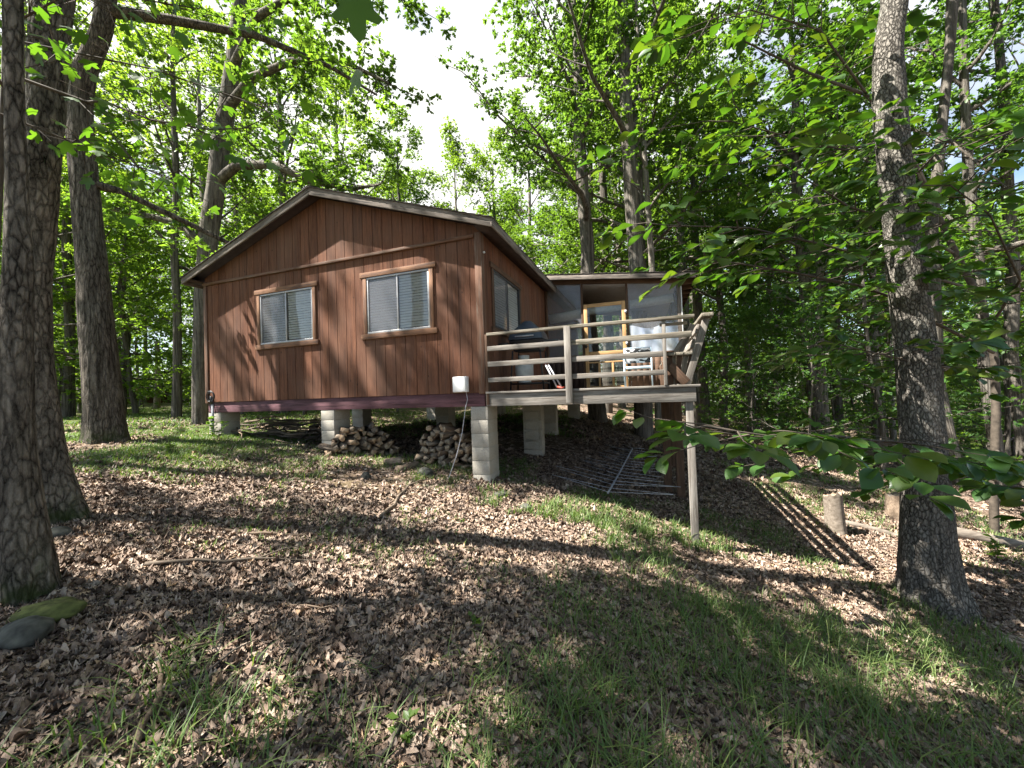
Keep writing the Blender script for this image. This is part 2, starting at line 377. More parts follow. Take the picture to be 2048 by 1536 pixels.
def mat_ground():
    m, ns, ls = mat('woodland_floor')
    co = mapped(ns, ls, (1, 1, 1))
    ds = N(ns, 'ShaderNodeTexNoise', Scale=9, Detail=3); ls.new(co, ds.inputs['Vector'])
    wv = mixc(ns, ls, .06, co, ds.outputs['Color'], 'ADD')
    v = ns.new('ShaderNodeTexVoronoi'); v.inputs['Scale'].default_value = 17.; ls.new(wv, v.inputs['Vector'])
    sep = ns.new('ShaderNodeSeparateColor'); ls.new(v.outputs['Color'], sep.inputs[0])
    leaf = ramp(ns, [(0, (.05, .034, .024)), (.3, (.125, .085, .06)), (.6, (.22, .155, .112)), (.85, (.32, .24, .185)), (1, (.42, .34, .27))]); ls.new(sep.outputs[0], leaf.inputs[0])
    v2 = ns.new('ShaderNodeTexVoronoi'); v2.feature = 'DISTANCE_TO_EDGE'; v2.inputs['Scale'].default_value = 17.; ls.new(wv, v2.inputs['Vector'])
    ed = ramp(ns, [(0, (.35, .33, .3)), (.12, (1, 1, 1))]); ls.new(v2.outputs[0], ed.inputs[0])
    c = mixc(ns, ls, 1, leaf.outputs[0], ed.outputs[0], 'MULTIPLY')
    s = N(ns, 'ShaderNodeTexNoise', Scale=.55, Detail=6, Roughness=.6); ls.new(co, s.inputs['Vector'])
    sm = ramp(ns, [(.52, (0, 0, 0)), (.63, (.8, .8, .8))]); ls.new(s.outputs[0], sm.inputs[0])
    f = N(ns, 'ShaderNodeTexNoise', Scale=40, Detail=6, Roughness=.8); ls.new(co, f.inputs['Vector'])
    soil = ramp(ns, [(.3, (.05, .036, .022)), (.5, (.12, .09, .05)), (.7, (.2, .16, .085))]); ls.new(f.outputs[0], soil.inputs[0])
    c = mixc(ns, ls, sm.outputs[0], c, soil.outputs[0])
    # green ground cover, strongest on the flat lawn side (x below -5)
    sx = ns.new('ShaderNodeSeparateXYZ'); ls.new(co, sx.inputs[0])
    mr = ns.new('ShaderNodeMapRange'); mr.inputs[1].default_value = -4.0; mr.inputs[2].default_value = -8.0; mr.inputs[3].default_value = 0; mr.inputs[4].default_value = .22; ls.new(sx.outputs[0], mr.inputs[0])
    gn = N(ns, 'ShaderNodeTexNoise', Scale=.9, Detail=5); ls.new(co, gn.inputs['Vector'])
    ga = ns.new('ShaderNodeMath'); ga.operation = 'ADD'; ls.new(gn.outputs[0], ga.inputs[0]); ls.new(mr.outputs[0], ga.inputs[1])
    gm = ramp(ns, [(.58, (0, 0, 0)), (.72, (.85, .85, .85))]); ls.new(ga.outputs[0], gm.inputs[0])
    gc = ramp(ns, [(.3, (.035, .05, .014)), (.55, (.075, .1, .025)), (.75, (.14, .15, .045))]); ls.new(f.outputs[0], gc.inputs[0])
    c = mixc(ns, ls, gm.outputs[0], c, gc.outputs[0])
    h = ns.new('ShaderNodeMath'); h.operation = 'ADD'; ls.new(v.outputs['Distance'], h.inputs[0]); ls.new(f.outputs[0], h.inputs[1])
    principled(ns, ls, c, .95, h.outputs[0], .7, .02, .12)
    return m
M['ground'] = mat_ground()

def mat_litter():
    m, ns, ls = mat('dead_leaf')
    g = ns.new('ShaderNodeNewGeometry')
    r = ramp(ns, [(0, (.055, .038, .028)), (.18, (.13, .09, .065)), (.45, (.225, .158, .115)), (.72, (.305, .228, .175)), (.92, (.38, .305, .24)), (1, (.44, .29, .17))])
    ls.new(g.outputs['Random Per Island'], r.inputs[0])
    n = N(ns, 'ShaderNodeTexNoise', Scale=70, Detail=4); ls.new(mapped(ns, ls, (1, 1, 1)), n.inputs['Vector'])
    nr = ramp(ns, [(.35, (.7, .68, .66)), (.65, (1.1, 1.1, 1.1))]); ls.new(n.outputs[0], nr.inputs[0])
    c = mixc(ns, ls, .7, r.outputs[0], nr.outputs[0], 'MULTIPLY')
    p = principled(ns, ls, c, .75, spec=.25)
    return m
M['litter'] = mat_litter()

def mat_endgrain(name, light, dark):
    m, ns, ls = mat(name)
    n = N(ns, 'ShaderNodeTexNoise', Scale=1.0, Detail=7, Roughness=.7); ls.new(mapped(ns, ls, (3, 22, 22)), n.inputs['Vector'])
    oi = ns.new('ShaderNodeObjectInfo')
    r = ramp(ns, [(.32, dark), (.66, light)]); ls.new(n.outputs[0], r.inputs[0])
    rr = ramp(ns, [(0, (.6, .6, .62)), (.5, (.9, .85, .8)), (1, (1.2, 1.0, .85))]); ls.new(oi.outputs['Random'], rr.inputs[0])
    principled(ns, ls, mixc(ns, ls, 1, r.outputs[0], rr.outputs[0], 'MULTIPLY'), .9, n.outputs[0], .5, .01, .15)
    return m
M['split'] = mat_endgrain('split_firewood', (.36, .31, .25), (.10, .078, .058))
M['log_end'] = mat_endgrain('firewood_end', (.46, .40, .31), (.20, .155, .11))
M['log_bark'] = mat_endgrain('firewood_bark', (.20, .16, .12), (.06, .045, .035))
M['stick'] = mat_endgrain('dead_stick', (.19, .165, .135), (.06, .048, .037))
M['pale_log'] = mat_endgrain('bleached_log', (.31, .275, .23), (.11, .092, .072))

# ------------------------------------------------------------------ ground sheet
def axis(lo, hi, a, b, fine, grow):
    xs = list(np.arange(a, b + 1e-6, fine)); s = fine
    while xs[-1] < hi: s *= grow; xs.append(xs[-1] + s)
    s = fine
    while xs[0] > lo: s *= grow; xs.insert(0, xs[0] - s)
    return np.array(xs)
gx = axis(-110, 110, -9, 9, .075, 1.09); gy = axis(-45, 140, .6, 10, .075, 1.09)
XX, YY = np.meshgrid(gx, gy)
V = np.stack([XX, YY, gz(XX, YY)], -1).reshape(-1, 3)
nx, ny = len(gx), len(gy)
i = np.arange(ny - 1)[:, None] * nx; j = np.arange(nx - 1)[None]
F = np.stack([i + j, i + j + 1, i + nx + j + 1, i + nx + j], -1).reshape(-1, 4)
tag(link('ground', fast_mesh('ground', V, [F], True), None, M['ground']), kind='structure')

# ------------------------------------------------------------------ leaf clouds
def unit(a): return a / (np.linalg.norm(a, axis=-1, keepdims=True) + 1e-9)
T_LENS = (np.array([[0, 0, 0], [.48, .29, .07], [1, 0, -.06], [.52, -.29, .07]]), [np.array([[0, 2, 1], [0, 3, 2]])])
_o = [(.0, .02), (.22, .13), (.36, .27), (.46, .13), (.62, .32), (.72, .14), (.86, .2), (1, 0)]
T_OAK = (np.array([(x, y, .0) for x, y in _o] + [(x, -y, .0) for x, y in _o[-2:0:-1]]), [np.arange(14)[None]])
def grid_leaf(ws, droop, fold):
    n = len(ws); V = []
    for k, w in enumerate(ws):
        x = k / (n - 1)
        for sgn in (-1, 0, 1): V.append((x, sgn * w, fold * abs(sgn) * w - droop * x * x))
    q = [[3 * k + a, 3 * k + 3 + a, 3 * k + 4 + a, 3 * k + 1 + a] for k in range(n - 1) for a in (0, 1)]
    return np.array(V), [np.array(q)]
T_BROAD = grid_leaf([.02, .10, .19, .27, .31, .29, .19, .015], .16, .35)
def maple():
    pts = []
    for k, (a, r) in enumerate([(180, .35), (150, .42), (120, .62), (100, .46), (75, .78), (55, .72), (38, .42), (15, .80), (0, 1.0), (-15, .80), (-38, .42), (-55, .72), (-75, .78), (-100, .46), (-120, .62), (-150, .42)]):
        pts.append((.5 + .55 * r * math.cos(R(a)), .62 * r * math.sin(R(a)), -.10 * r * r))
    V = np.array([(.45, 0, .02)] + pts)
    n = len(pts)
    return V, [np.array([[0, 1 + k, 1 + (k + 1) % n] for k in range(n)])]
T_MAPLE = maple()

def leaf_mesh(name, P, D, Nn, S, tmpl, smooth=False):
    T, FF = tmpl
    x = unit(D); z = unit(Nn - (Nn * x).sum(-1, keepdims=True) * x); y = np.cross(z, x)
    V = P[:, None] + S[:, None, None] * (T[None, :, 0:1] * x[:, None] + T[None, :, 1:2] * y[:, None] + T[None, :, 2:3] * z[:, None])
    k = len(T); off = (np.arange(len(P)) * k)
    F = [(f[None] + off[:, None, None]).reshape(-1, f.shape[1]) for f in FF]
    return fast_mesh(name, V.reshape(-1, 3), F, smooth)

def cluster_leaves(rg, C, per, rad, flat, size, upw=.9, tuft=11):
    """C (m,3) twig ends -> leaf arrays: rosettes of leaves that spread from the tips of fine shoots"""
    m = len(C); nt_ = max(1, round(per / tuft))
    off = unit(rg.normal(size=(m, nt_, 3))) * (rg.random((m, nt_, 1)) ** .5) * rad
    off[..., 2] *= flat
    T0 = (np.repeat(C, nt_, 0) + off.reshape(-1, 3))
    ax = unit(off.reshape(-1, 3) / rad + np.array([0, 0, .15]) + rg.normal(size=(m * nt_, 3)) * .3)
    n = len(T0) * tuft
    A = np.repeat(ax, tuft, 0)
    D = unit(rg.normal(size=(n, 3)) * np.array([1, 1, .55]) + A * .9) 
    D[:, 2] -= .22
    S = size * rg.uniform(.6, 1.25, n)
    P = np.repeat(T0, tuft, 0) + D * (size * .25 * rg.random((n, 1))) - A * (size * .5 * rg.random((n, 1)))
    Nn = np.array([0, 0, upw]) + rg.normal(size=(n, 3)) * .42
    return P, D, Nn, S

def limb_path(rg, p, az, el, L, k=6, rise=.05, wig=.12):
    pts = [np.array(p, float)]
    for _ in range(k):
        d = np.array([math.cos(az) * math.cos(el), math.sin(az) * math.cos(el), math.sin(el)])
        pts.append(pts[-1] + d * L / k)
        az += rg.normal() * wig; el += rise + rg.normal() * wig * .6
    return np.array(pts)

def at(path, t):
    s = np.concatenate([[0], np.cumsum(np.linalg.norm(np.diff(path, axis=0), axis=1))]); s /= s[-1]
    return np.array([np.interp(t, s, path[:, c]) for c in range(3)])

def grow(rg, mb, path, rad, first=.42, nl=16, L=5., sub=6, tips=4, per=50, clr=.5, flat=.6, size=.14, el0=10, el1=65, sides=5, azs=None, keep=None):
    path = np.asarray(path, float); rad = np.asarray(rad, float)
    s = np.concatenate([[0], np.cumsum(np.linalg.norm(np.diff(path, axis=0), axis=1))]); s /= s[-1]
    C = []
    az = rg.uniform(0, 6.28)
    for q in range(nl):
        t = first + (1 - first) * (q + rg.uniform(.1, .9)) / nl
        u = (t - first) / (1 - first)
        az += 2.4 + rg.normal() * .35
        a = az if azs is None else azs[q % len(azs)] + rg.normal() * .2
        mk = mb; mb = MB(); C0n = len(C)
        Lq = L * (1 - .5 * u ** 1.3) * rg.uniform(.75, 1.15)
        el = R(el0 + (el1 - el0) * u + rg.normal() * 9)
        p0 = at(path, t); r0 = min(np.interp(t, s, rad) * .5, .02 * Lq + .015)
        lp = limb_path(rg, p0, a, el, Lq, 6, .05, .16)
        mb.tube(lp, np.linspace(r0, r0 * .18, 7), sides, False)
        for b in range(sub):
            f = .28 + .72 * (b + rg.uniform(0, .8)) / sub
            sa = a + (1 if b % 2 else -1) * rg.uniform(.5, 1.15)
            sl = Lq * .46 * (1.1 - .5 * f) * rg.uniform(.7, 1.2)
            sp = limb_path(rg, at(lp, f), sa, el * .5 + rg.normal() * .25, sl, 4, .04, .22)
            mb.tube(sp, np.linspace(r0 * (.42 - .22 * f), .004, 5), 3, False)
            for k in range(tips):
                C.append(at(sp, (k + 1.2) / (tips + .2)) + rg.normal(size=3) * np.array([.28, .28, .16]) * clr)
        C.append(lp[-1])
        if keep is not None:
            ok = keep(np.array(C[C0n:])); frac = ok.mean(); C[C0n:] = [c for c, g_ in zip(C[C0n:], ok) if g_]
        if keep is None or frac > .3:
            for V_ in mb.V: mk.V.append(V_)
            for kk, ff in mb.F.items(): mk.F.setdefault(kk, []).extend([f_ + mk.n for f_ in ff])
            mk.n += mb.n
        mb = mk
    C.append(path[-1])
    C = np.array(C)
    return cluster_leaves(rg, C, per, clr, flat, size)

def rough_trunk(name, path, rad, seed, flare=.5, seg=72, step=.035, amp=.06, fl_h=.3, lobes=5):
    """near trunk with modelled bark ridges and root flare; world coordinates"""
    path = np.asarray(path, float); rad = np.asarray(rad, float)
    s = np.concatenate([[0], np.cumsum(np.linalg.norm(np.diff(path, axis=0), axis=1))])
    n = int(s[-1] / step); t = np.linspace(0, s[-1], n)
    # smooth interpolation
    def itp(v):
        y = np.interp(t, s, v); k = max(3, int(.35 / step)) | 1
        yp = np.pad(y, k // 2, mode='edge' if False else 'reflect', reflect_type='odd'); return np.convolve(yp, np.ones(k) / k, 'valid')
    Cx = np.stack([itp(path[:, c]) for c in range(3)], -1); r = np.interp(t, s, rad)
    th = np.arange(seg) * 2 * np.pi / seg
    h = t[:, None]
    fl = 1 + flare * np.exp(-np.maximum(h - .25, 0) / fl_h) * (.75 + .4 * np.cos(lobes * th[None] + seed) + .2 * np.cos(2 * th[None] + seed * 2))
    ring = np.stack([np.cos(th)[None] * np.ones_like(h), np.sin(th)[None] * np.ones_like(h), np.zeros((n, seg))], -1)
    q = ring * 4.2 * (r.mean() / .25) + np.array([0, 0, 1.]) * h[..., None] * 2.2
    ridge = np.abs(fbm(q * 1.7, 3, seed) - .5) * 2
    lump = fbm(ring * 1.2 + np.array([0, 0, 1.]) * h[..., None] * .9, 2, seed + 5) - .5
    rr = r[:, None] * fl * (1 + amp * (ridge - .35) + .16 * lump)
    V = Cx[:, None] + ring * rr[..., None]
    i = np.arange(n - 1)[:, None] * seg; j = np.arange(seg)[None]
    F = np.stack([i + j, i + (j + 1) % seg, i + seg + (j + 1) % seg, i + seg + j], -1).reshape(-1, 4)
    return V.reshape(-1, 3), F

def off_axis(L):
    """trunk lists of (x, y, z, half width seen): true radius of a column seen off the lens axis"""
    a = np.array(L, float); a[:, 3] *= a[:, 1] / np.hypot(a[:, 0], a[:, 1]); return a[:, :3], a[:, 3]

def big_tree(name, label, cat, pts, top, bark, leaf, seed, first, nl, L, group=None, crown=True, flare=.5, amp=.06, tmpl=None, size=.13, per=66, azs=None, seg=72, el0=10, sub=6, tips=4, keep=None, fl_h=.3, extra=None, clr=.55):
    rg = np.random.default_rng(seed)
    P, r = off_axis(pts)
    base = P[0].copy(); base[2] = float(terr(base[0], base[1]))
    P0 = np.concatenate([[P[0] + (P[0] - P[1]) * .35 * np.array([.5, .5, 1])], P]); r0 = np.concatenate([[r[1] * 1.02], [r[1] * 1.02], r[1:]])
    t = thing(name, label, cat, base, 0, group)
    V, F = rough_trunk(name, P0, r0, seed, flare, seg, .035, amp, fl_h)
    mb = MB(); mb.add(V - base, F)
    top = np.asarray(top, float)
    full = np.concatenate([P[-1:], top[:, :3]]); fr = np.concatenate([r[-1:], top[:, 3]])
    if len(full) > 1: mb.tube(full - base, fr, 10, False)
    leaves = []
    if crown:
        leaves.append(grow(rg, mb, full - base, fr, first, nl, L, sub, tips, per, clr, .6, size, el0, 65, 5, azs, (lambda C: keep(C + base)) if keep else None))
    if extra is not None: leaves += extra(rg, mb, base)
    mb.build('trunk', M[bark], t, True)
    if leaves:
        A = [np.concatenate(x) for x in zip(*leaves)]
        link('crown', leaf_mesh('crown', *A, tmpl or T_LENS), t, M[leaf])
    return t

def stem_up(p, H, r, rg, n=6, lean=(0, 0)):
    z = np.linspace(0, H, n)[1:]
    return [(p[0] + lean[0] * k + rg.normal() * .12, p[1] + lean[1] * k + rg.normal() * .12, p[2] + k, max(.05, r * (1 - k / H * .8))) for k in z]

rg0 = np.random.default_rng(3)
A1 = [(-2.90, 2.31, 0.52, 0.224), (-2.95, 2.31, 0.88, 0.186), (-2.97, 2.31, 1.36, 0.142), (-2.96, 2.31, 1.95, 0.119), (-2.94, 2.31, 2.37, 0.104), (-2.94, 2.31, 2.86, 0.080), (-2.95, 2.31, 3.39, 0.066), (-2.95, 2.31, 4.09, 0.069)]
A2 = [(-3.85, 3.32, 0.64, 0.300), (-4.00, 3.32, 1.24, 0.184), (-4.09, 3.32, 2.10, 0.171), (-4.09, 3.32, 2.71, 0.171), (-4.02, 3.32, 3.40, 0.171), (-3.97, 3.32, 4.16, 0.184), (-3.89, 3.32, 5.16, 0.201)]
B_ = [(-7.06, 6.73, 0.98, 0.5), (-7.11, 6.73, 1.71, 0.373), (-7.16, 6.73, 2.58, 0.347), (-7.25, 6.73, 3.81, 0.313), (-7.35, 6.73, 5.22, 0.287), (-7.44, 6.73, 6.56, 0.269), (-7.45, 6.73, 7.01, 0.261), (-7.34, 6.73, 7.54, 0.234), (-7.14, 6.73, 7.94, 0.217), (-7.00, 6.73, 8.34, 0.204), (-6.95, 6.73, 8.79, 0.200)]
C_ = [(-9.17, 11.40, 0.97, 0.353), (-9.13, 11.40, 3.15, 0.265), (-9.04, 11.40, 4.63, 0.279), (-8.82, 11.40, 6.71, 0.314), (-8.65, 11.40, 7.60, 0.305), (-8.44, 11.40, 9.10, 0.29), (-8.18, 11.40, 10.60, 0.265), (-7.93, 11.40, 12.11, 0.243), (-7.74, 11.40, 13.63, 0.221)]
R_ = [(4.79, 4.55, -1.08, 0.45), (4.76, 4.55, -0.53, 0.358), (4.78, 4.55, 0.74, 0.288), (4.76, 4.55, 1.92, 0.270), (4.69, 4.55, 2.75, 0.247), (4.66, 4.55, 3.52, 0.226), (4.63, 4.55, 4.30, 0.226), (4.61, 4.55, 4.91, 0.223), (4.62, 4.55, 5.51, 0.200), (4.74, 4.55, 6.11, 0.182)]
R2 = [(6.02, 5.60, -1.24, 0.19), (6.15, 5.60, 1.98, 0.108), (6.18, 5.60, 3.00, 0.101), (6.18, 5.60, 3.80, 0.101), (6.37, 5.60, 4.90, 0.094), (6.60, 5.60, 6.38, 0.087)]
RL = [(6.40, 7.00, -1.29, 0.2), (6.49, 7.00, 2.12, 0.154), (6.55, 7.00, 4.85, 0.154), (6.56, 7.00, 6.70, 0.163), (6.55, 7.00, 8.01, 0.175), (6.52, 7.00, 8.57, 0.175)]

def twig_branch(points, tmpl_n, size):
    """adds a bough with leaves to a tree: points (x,y,z,r)"""
    def f(rg, mb, base):
        out = []
        for pts in points:
            a = np.array(pts, float)
            mb.tube(a[:, :3] - base, a[:, 3] * .8, 6, False)
            P = []; D = []
            for k in range(tmpl_n):
                tt = .12 + .88 * rg.random()
                p = at(a[:, :3], tt)
                d = at(a[:, :3], min(1, tt + .05)) - p
                sd = rg.normal(size=3) * np.array([.8, .8, .5]) + unit(d) * .6
                q = p + unit(sd) * rg.uniform(.08, .55)
                mb.tube(np.array([p, q]) - base, [.004, .002], 3, False)
                P.append(q - base); D.append(unit(sd) * .7 + np.array([0, 0, -.45]))
            n = len(P)
            out.append((np.array(P), np.array(D), np.array([0, 0, .9]) + rg.normal(size=(n, 3)) * .45, size * rg.uniform(.7, 1.2, n)))
        return out
    return f

def ovl(C):
    """leaf clusters cut away: the gap over the roof, and holes shaped to let sun onto chosen ground and wall"""
    a = C[:, 0] / np.maximum(C[:, 1], .5); e = (C[:, 2] - 1.6) / np.maximum(C[:, 1], .5)
    gap = (np.abs(a + .085) < .035 + .10 * np.clip((e - .58) / .4, 0, 1)) & (e > .56) & (C[:, 1] > .5)
    h = C[:, 2] - .3; sx = C[:, 0] + .651 * h; sy = C[:, 1] + .114 * h
    t = np.full(len(C), .40)  # cut level per zone, set by where sun patches should land
    t = np.where((sy > 3.7) & (sx > -1.2) & (sx < 3.6), .64, t)
    t = np.where((sy > 4.3) & (sx <= -1.2), .57, t)
    t = np.where((sy > 5.9) & (sy < 8.6) & (sx > -5.4) & (sx < 2.2), .43, t)
    t = np.where((sx > 3.6) & (sy > 4.4), .58, t)
    n = fbm(np.stack([sx * .42, sy * 1.0, sx * 0], -1), 3, 55)
    wl = (sy > 5.9) & (sy < 8.8) & (sx > -5.4) & (sx < 2.4)
    n = np.where(wl, .45 * n + .55 * fbm(np.stack([sx * 1.5, sy * 3.2, sx * 0], -1), 2, 58), n)
    return ~gap & (n > t)

big_tree('oak_tree', 'slim dark oak stem at the very edge with a mossy foot', 'tree', A1, stem_up(A1[-1], 9, .07, rg0), 'bark_oak', 'leaf_oak', 11, .35, 10, 3.0, flare=.22, keep=ovl)
big_tree('oak_tree', 'thick oak with chunky cracked bark leaning over a dark slim stem beside it', 'tree', A2, stem_up(A2[-1], 12, .2, rg0, lean=(.05, .03)), 'bark_oak', 'leaf_oak', 12, .35, 14, 4.2, flare=.42, amp=.10, keep=ovl)
# maple boughs that hang in front of the oak
mt = thing('maple_sapling', 'young maple with large lobed leaves hanging by the thick cracked oak', 'tree', (-3.95, 2.95, float(terr(-3.95, 2.95))))
mb = MB(); b0 = np.array(mt.location)
mpath = np.array([(-3.95, 2.95, float(terr(-3.95, 2.95)) - .1), (-3.98, 2.97, 2.4), (-3.9, 3.0, 4.2), (-3.75, 2.9, 5.4)])
mb.tube(mpath - b0, [.028, .024, .02, .012], 8, False)
f = twig_branch([[(-3.9, 3.0, 4.25, .016), (-3.47, 3.20, 4.15, .014), (-3.24, 3.10, 4.08, .012), (-2.67, 2.90, 3.76, .009), (-2.11, 2.75, 3.56, .007), (-1.68, 2.65, 3.49, .003)],
                 [(-3.85, 2.98, 4.6, .012), (-3.3, 2.9, 4.75, .009), (-2.7, 2.8, 4.6, .007), (-2.2, 2.8, 4.5, .004)],
                 [(-3.8, 2.95, 5.0, .012), (-3.2, 2.7, 5.1, .008), (-2.3, 2.5, 4.85, .006), (-1.2, 1.9, 4.05, .003)],
                 [(-3.9, 3.0, 4.1, .012), (-3.6, 2.6, 4.2, .008), (-3.3, 2.3, 4.2, .005), (-3.0, 2.1, 4.1, .003)],
                 [(-3.9, 2.97, 3.9, .010), (-3.4, 3.3, 3.75, .007), (-2.9, 3.5, 3.6, .004)], [(-3.85, 2.98, 4.5, .010), (-3.0, 3.3, 4.5, .007), (-2.1, 3.4, 4.2, .004)]], 48, .14)
lv = f(np.random.default_rng(5), mb, b0)
# a few leaves hang close to the viewpoint at the top
LEAF1 = np.array([-.325, .86, 2.545])
lv.append((np.array([LEAF1, LEAF1 + [-.16, .5, .26]]) - b0, np.array([[.03, .05, -1.0], [-.6, .3, -.7]]), np.array([[.15, -1., .4], [.2, -.7, .7]]), np.array([.125, .13])))
mb.tube(np.array([(-1.2, 1.9, 4.05), (-.7, 1.3, 3.3), (-.36, .95, 2.66), (-.325, .86, 2.545)]) - b0, [.004, .003, .002, .001], 4, False)
mb.build('trunk', M['bark_twig'], mt, True)
link('crown', leaf_mesh('crown', *[np.concatenate(x) for x in zip(*lv)], T_MAPLE), mt, M['leaf_maple'])

def b_extra(rg, mb, base):
    out = []
    for pts in ([(-7.40, 6.73, 5.55, .10), (-6.9, 6.9, 5.45, .055), (-6.2, 7.4, 5.1, .05), (-5.6, 8.2, 4.8, .04), (-5.2, 9.0, 4.5, .03), (-4.9, 9.6, 4.3, .015)],
                [(-6.95, 6.73, 8.6, .10), (-5.9, 6.9, 8.55, .08), (-4.6, 7.2, 8.5, .06), (-3.4, 7.6, 8.2, .04), (-2.6, 8.0, 7.9, .02)]):
        a = np.array(pts); mb.tube(a[:, :3] - base, a[:, 3], 6, False)
        C = np.array([at(a[:, :3], t) + rg.normal(size=3) * np.array([.5, .5, .25]) for t in np.linspace(.45, 1, 16)])
        out.append(cluster_leaves(rg, C - base, 40, .45, .6, .13))
    return out
big_tree('oak_tree', 'tall straight-barked oak with flared roots on the grass, left of the cabin', 'tree', B_, stem_up(B_[-1], 11, .2, rg0, lean=(.03, .02)), 'bark_furrow', 'leaf_bright', 13, .22, 15, 4.4, flare=.32, amp=.08, keep=ovl, extra=b_extra)
def c_extra(rg, mb, base):
    out = []
    for pts in ([(-8.6, 11.4, 8.1, .16), (-7.8, 11.2, 8.5, .13), (-6.6, 11.0, 8.35, .11), (-5.4, 10.8, 7.7, .09), (-4.2, 10.6, 7.35, .06), (-3.4, 10.5, 7.4, .03)],
                [(-8.3, 11.4, 10.2, .15), (-7.2, 11.0, 10.9, .12), (-5.8, 10.6, 11.0, .09), (-4.2, 10.2, 10.6, .06), (-2.9, 9.9, 9.7, .03)],
                [(-8.1, 11.4, 11.4, .13), (-6.8, 10.7, 12.4, .11), (-5.2, 10.2, 12.6, .08), (-3.6, 9.8, 12.3, .05), (-2.5, 9.5, 11.6, .02)],
                [(-8.9, 11.4, 6.2, .15), (-9.7, 11.3, 6.9, .1), (-10.6, 11.0, 7.1, .08), (-11.8, 10.8, 7.3, .05)]):
        a = np.array(pts); mb.tube(a[:, :3] - base, a[:, 3], 7, False)
        C = []
        for t in np.linspace(.3, 1, 12):
            p = at(a[:, :3], t)
            for sg in (-1, 1):
                sp = limb_path(rg, p, rg.uniform(0, 6.28), rg.uniform(-.5, .5), rg.uniform(.7, 1.7), 4)
                mb.tube(sp - base, np.linspace(.02, .004, 5), 3, False)
                C += [sp[2], sp[3], sp[4]]
        C = np.array(C)
        out.append(cluster_leaves(rg, C - base, 42, .42, .65, .125))
    return out
big_tree('oak_tree', 'broad grey oak rising behind the cabin eave with a long bent limb over the roof', 'tree', C_, stem_up(C_[-1], 9, .22, rg0), 'bark_far', 'leaf_oak', 14, .15, 12, 4.5, flare=.4, keep=ovl, extra=c_extra, seg=56, tmpl=T_OAK)
big_tree('oak_tree', 'large plated-bark oak with wide foot on the slope right of the deck', 'tree', R_, stem_up(R_[-1], 12, .18, rg0, lean=(.04, .05)), 'bark_plate', 'leaf_dark', 15, .3, 14, 4.2, flare=.5, amp=.07, keep=ovl, fl_h=.32)
big_tree('slender_tree', 'thin leaning trunk close behind the large plated-bark oak', 'tree', R2, stem_up(R2[-1], 7, .09, rg0, lean=(.1, .05)), 'bark_far', 'leaf_dark', 16, .2, 10, 2.6, flare=.4, seg=32)

# ---- broad-leaved sapling whose boughs sweep across the view
sap = [(6.80, 5.60, -1.41, .058), (6.86, 5.60, -0.10, .054), (6.96, 5.60, 1.01, .053), (6.99, 5.60, 1.80, .05), (6.86, 5.60, 2.57, .048), (6.73, 5.60, 2.89, .045), (6.40, 5.60, 3.65, .04), (6.05, 5.60, 4.59, .034), (5.74, 5.60, 5.15, .03), (5.35, 5.60, 5.75, .025), (4.01, 5.00, 5.64, .016), (2.83, 4.40, 5.54, .009)]
BR = [[(6.91, 5.55, 1.91, .032), (5.65, 5.20, 2.36, .027), (4.91, 4.90, 2.60, .022), (4.15, 4.60, 2.72, .018), (3.13, 4.20, 2.78, .014), (2.35, 3.90, 2.81, .010), (1.78, 3.70, 2.82, .005)],
      [(6.64, 5.50, 2.81, .028), (4.88, 4.80, 2.97, .019), (3.55, 4.30, 3.11, .014), (2.47, 3.90, 3.17, .010), (1.53, 3.60, 3.10, .005)],
      [(6.35, 5.50, 3.36, .028), (4.89, 4.90, 3.62, .019), (4.01, 4.50, 3.62, .015), (3.14, 4.10, 3.81, .008), (2.61, 3.90, 3.97, .005)],
      [(5.70, 5.50, 5.04, .028), (4.27, 4.80, 4.47, .015), (3.04, 4.20, 4.31, .011), (2.27, 3.90, 4.29, .005)],
      [(6.88, 5.55, 1.53, .032), (5.39, 4.90, 1.74, .019), (4.58, 4.50, 1.80, .015), (3.56, 4.10, 1.95, .008), (3.12, 3.90, 2.01, .005)],
      [(6.83, 5.55, 0.09, .032), (5.34, 4.60, 0.49, .024), (4.39, 4.00, 0.79, .021), (3.62, 3.60, 1.00, .016), (3.19, 3.40, 1.05, .013), (2.64, 3.20, 1.14, .012), (2.04, 3.00, 1.17, .010), (1.42, 2.80, 1.29, .005)],
      [(6.96, 5.55, 2.38, .029), (6.10, 4.60, 2.71, .018), (4.53, 3.60, 3.09, .009), (3.59, 3.10, 3.14, .006)],
      [(5.94, 5.50, 4.54, .028), (5.36, 4.60, 4.43, .015), (4.71, 3.80, 3.67, .010), (4.20, 3.20, 3.13, .006)],
      [(5.16, 5.40, 5.61, .024), (3.87, 4.60, 5.83, .015), (2.64, 4.00, 5.52, .008), (1.95, 3.70, 5.04, .005)],
      [(6.92, 5.58, .5, .03), (6.3, 5.0, .3, .02), (5.9, 4.3, .35, .012), (5.2, 3.9, .45, .006)]]
kf = 7.5 / 5.6
def back(p): return (p[0] * kf, p[1] * kf, 1.6 + (p[2] - 1.6) * kf, p[3] * 1.2)
sap = [back(p) for p in sap[:-2]] + sap[-2:]; BR = [[back(b[0])] + b[1:] for b in BR]
st = thing('broadleaf_sapling', 'sapling with large oval leaves on long boughs sweeping towards the deck', 'tree', (9.1, 7.5, float(terr(9.1, 7.5))))
b0 = np.array(st.location); mb = MB(); a = np.array([(9.08, 7.5, -2.6, .075)] + sap); mb.tube(a[:, :3] - b0, a[:, 3], 10, False)
rg = np.random.default_rng(21); LP = []; LD = []; LN = []; LS = []
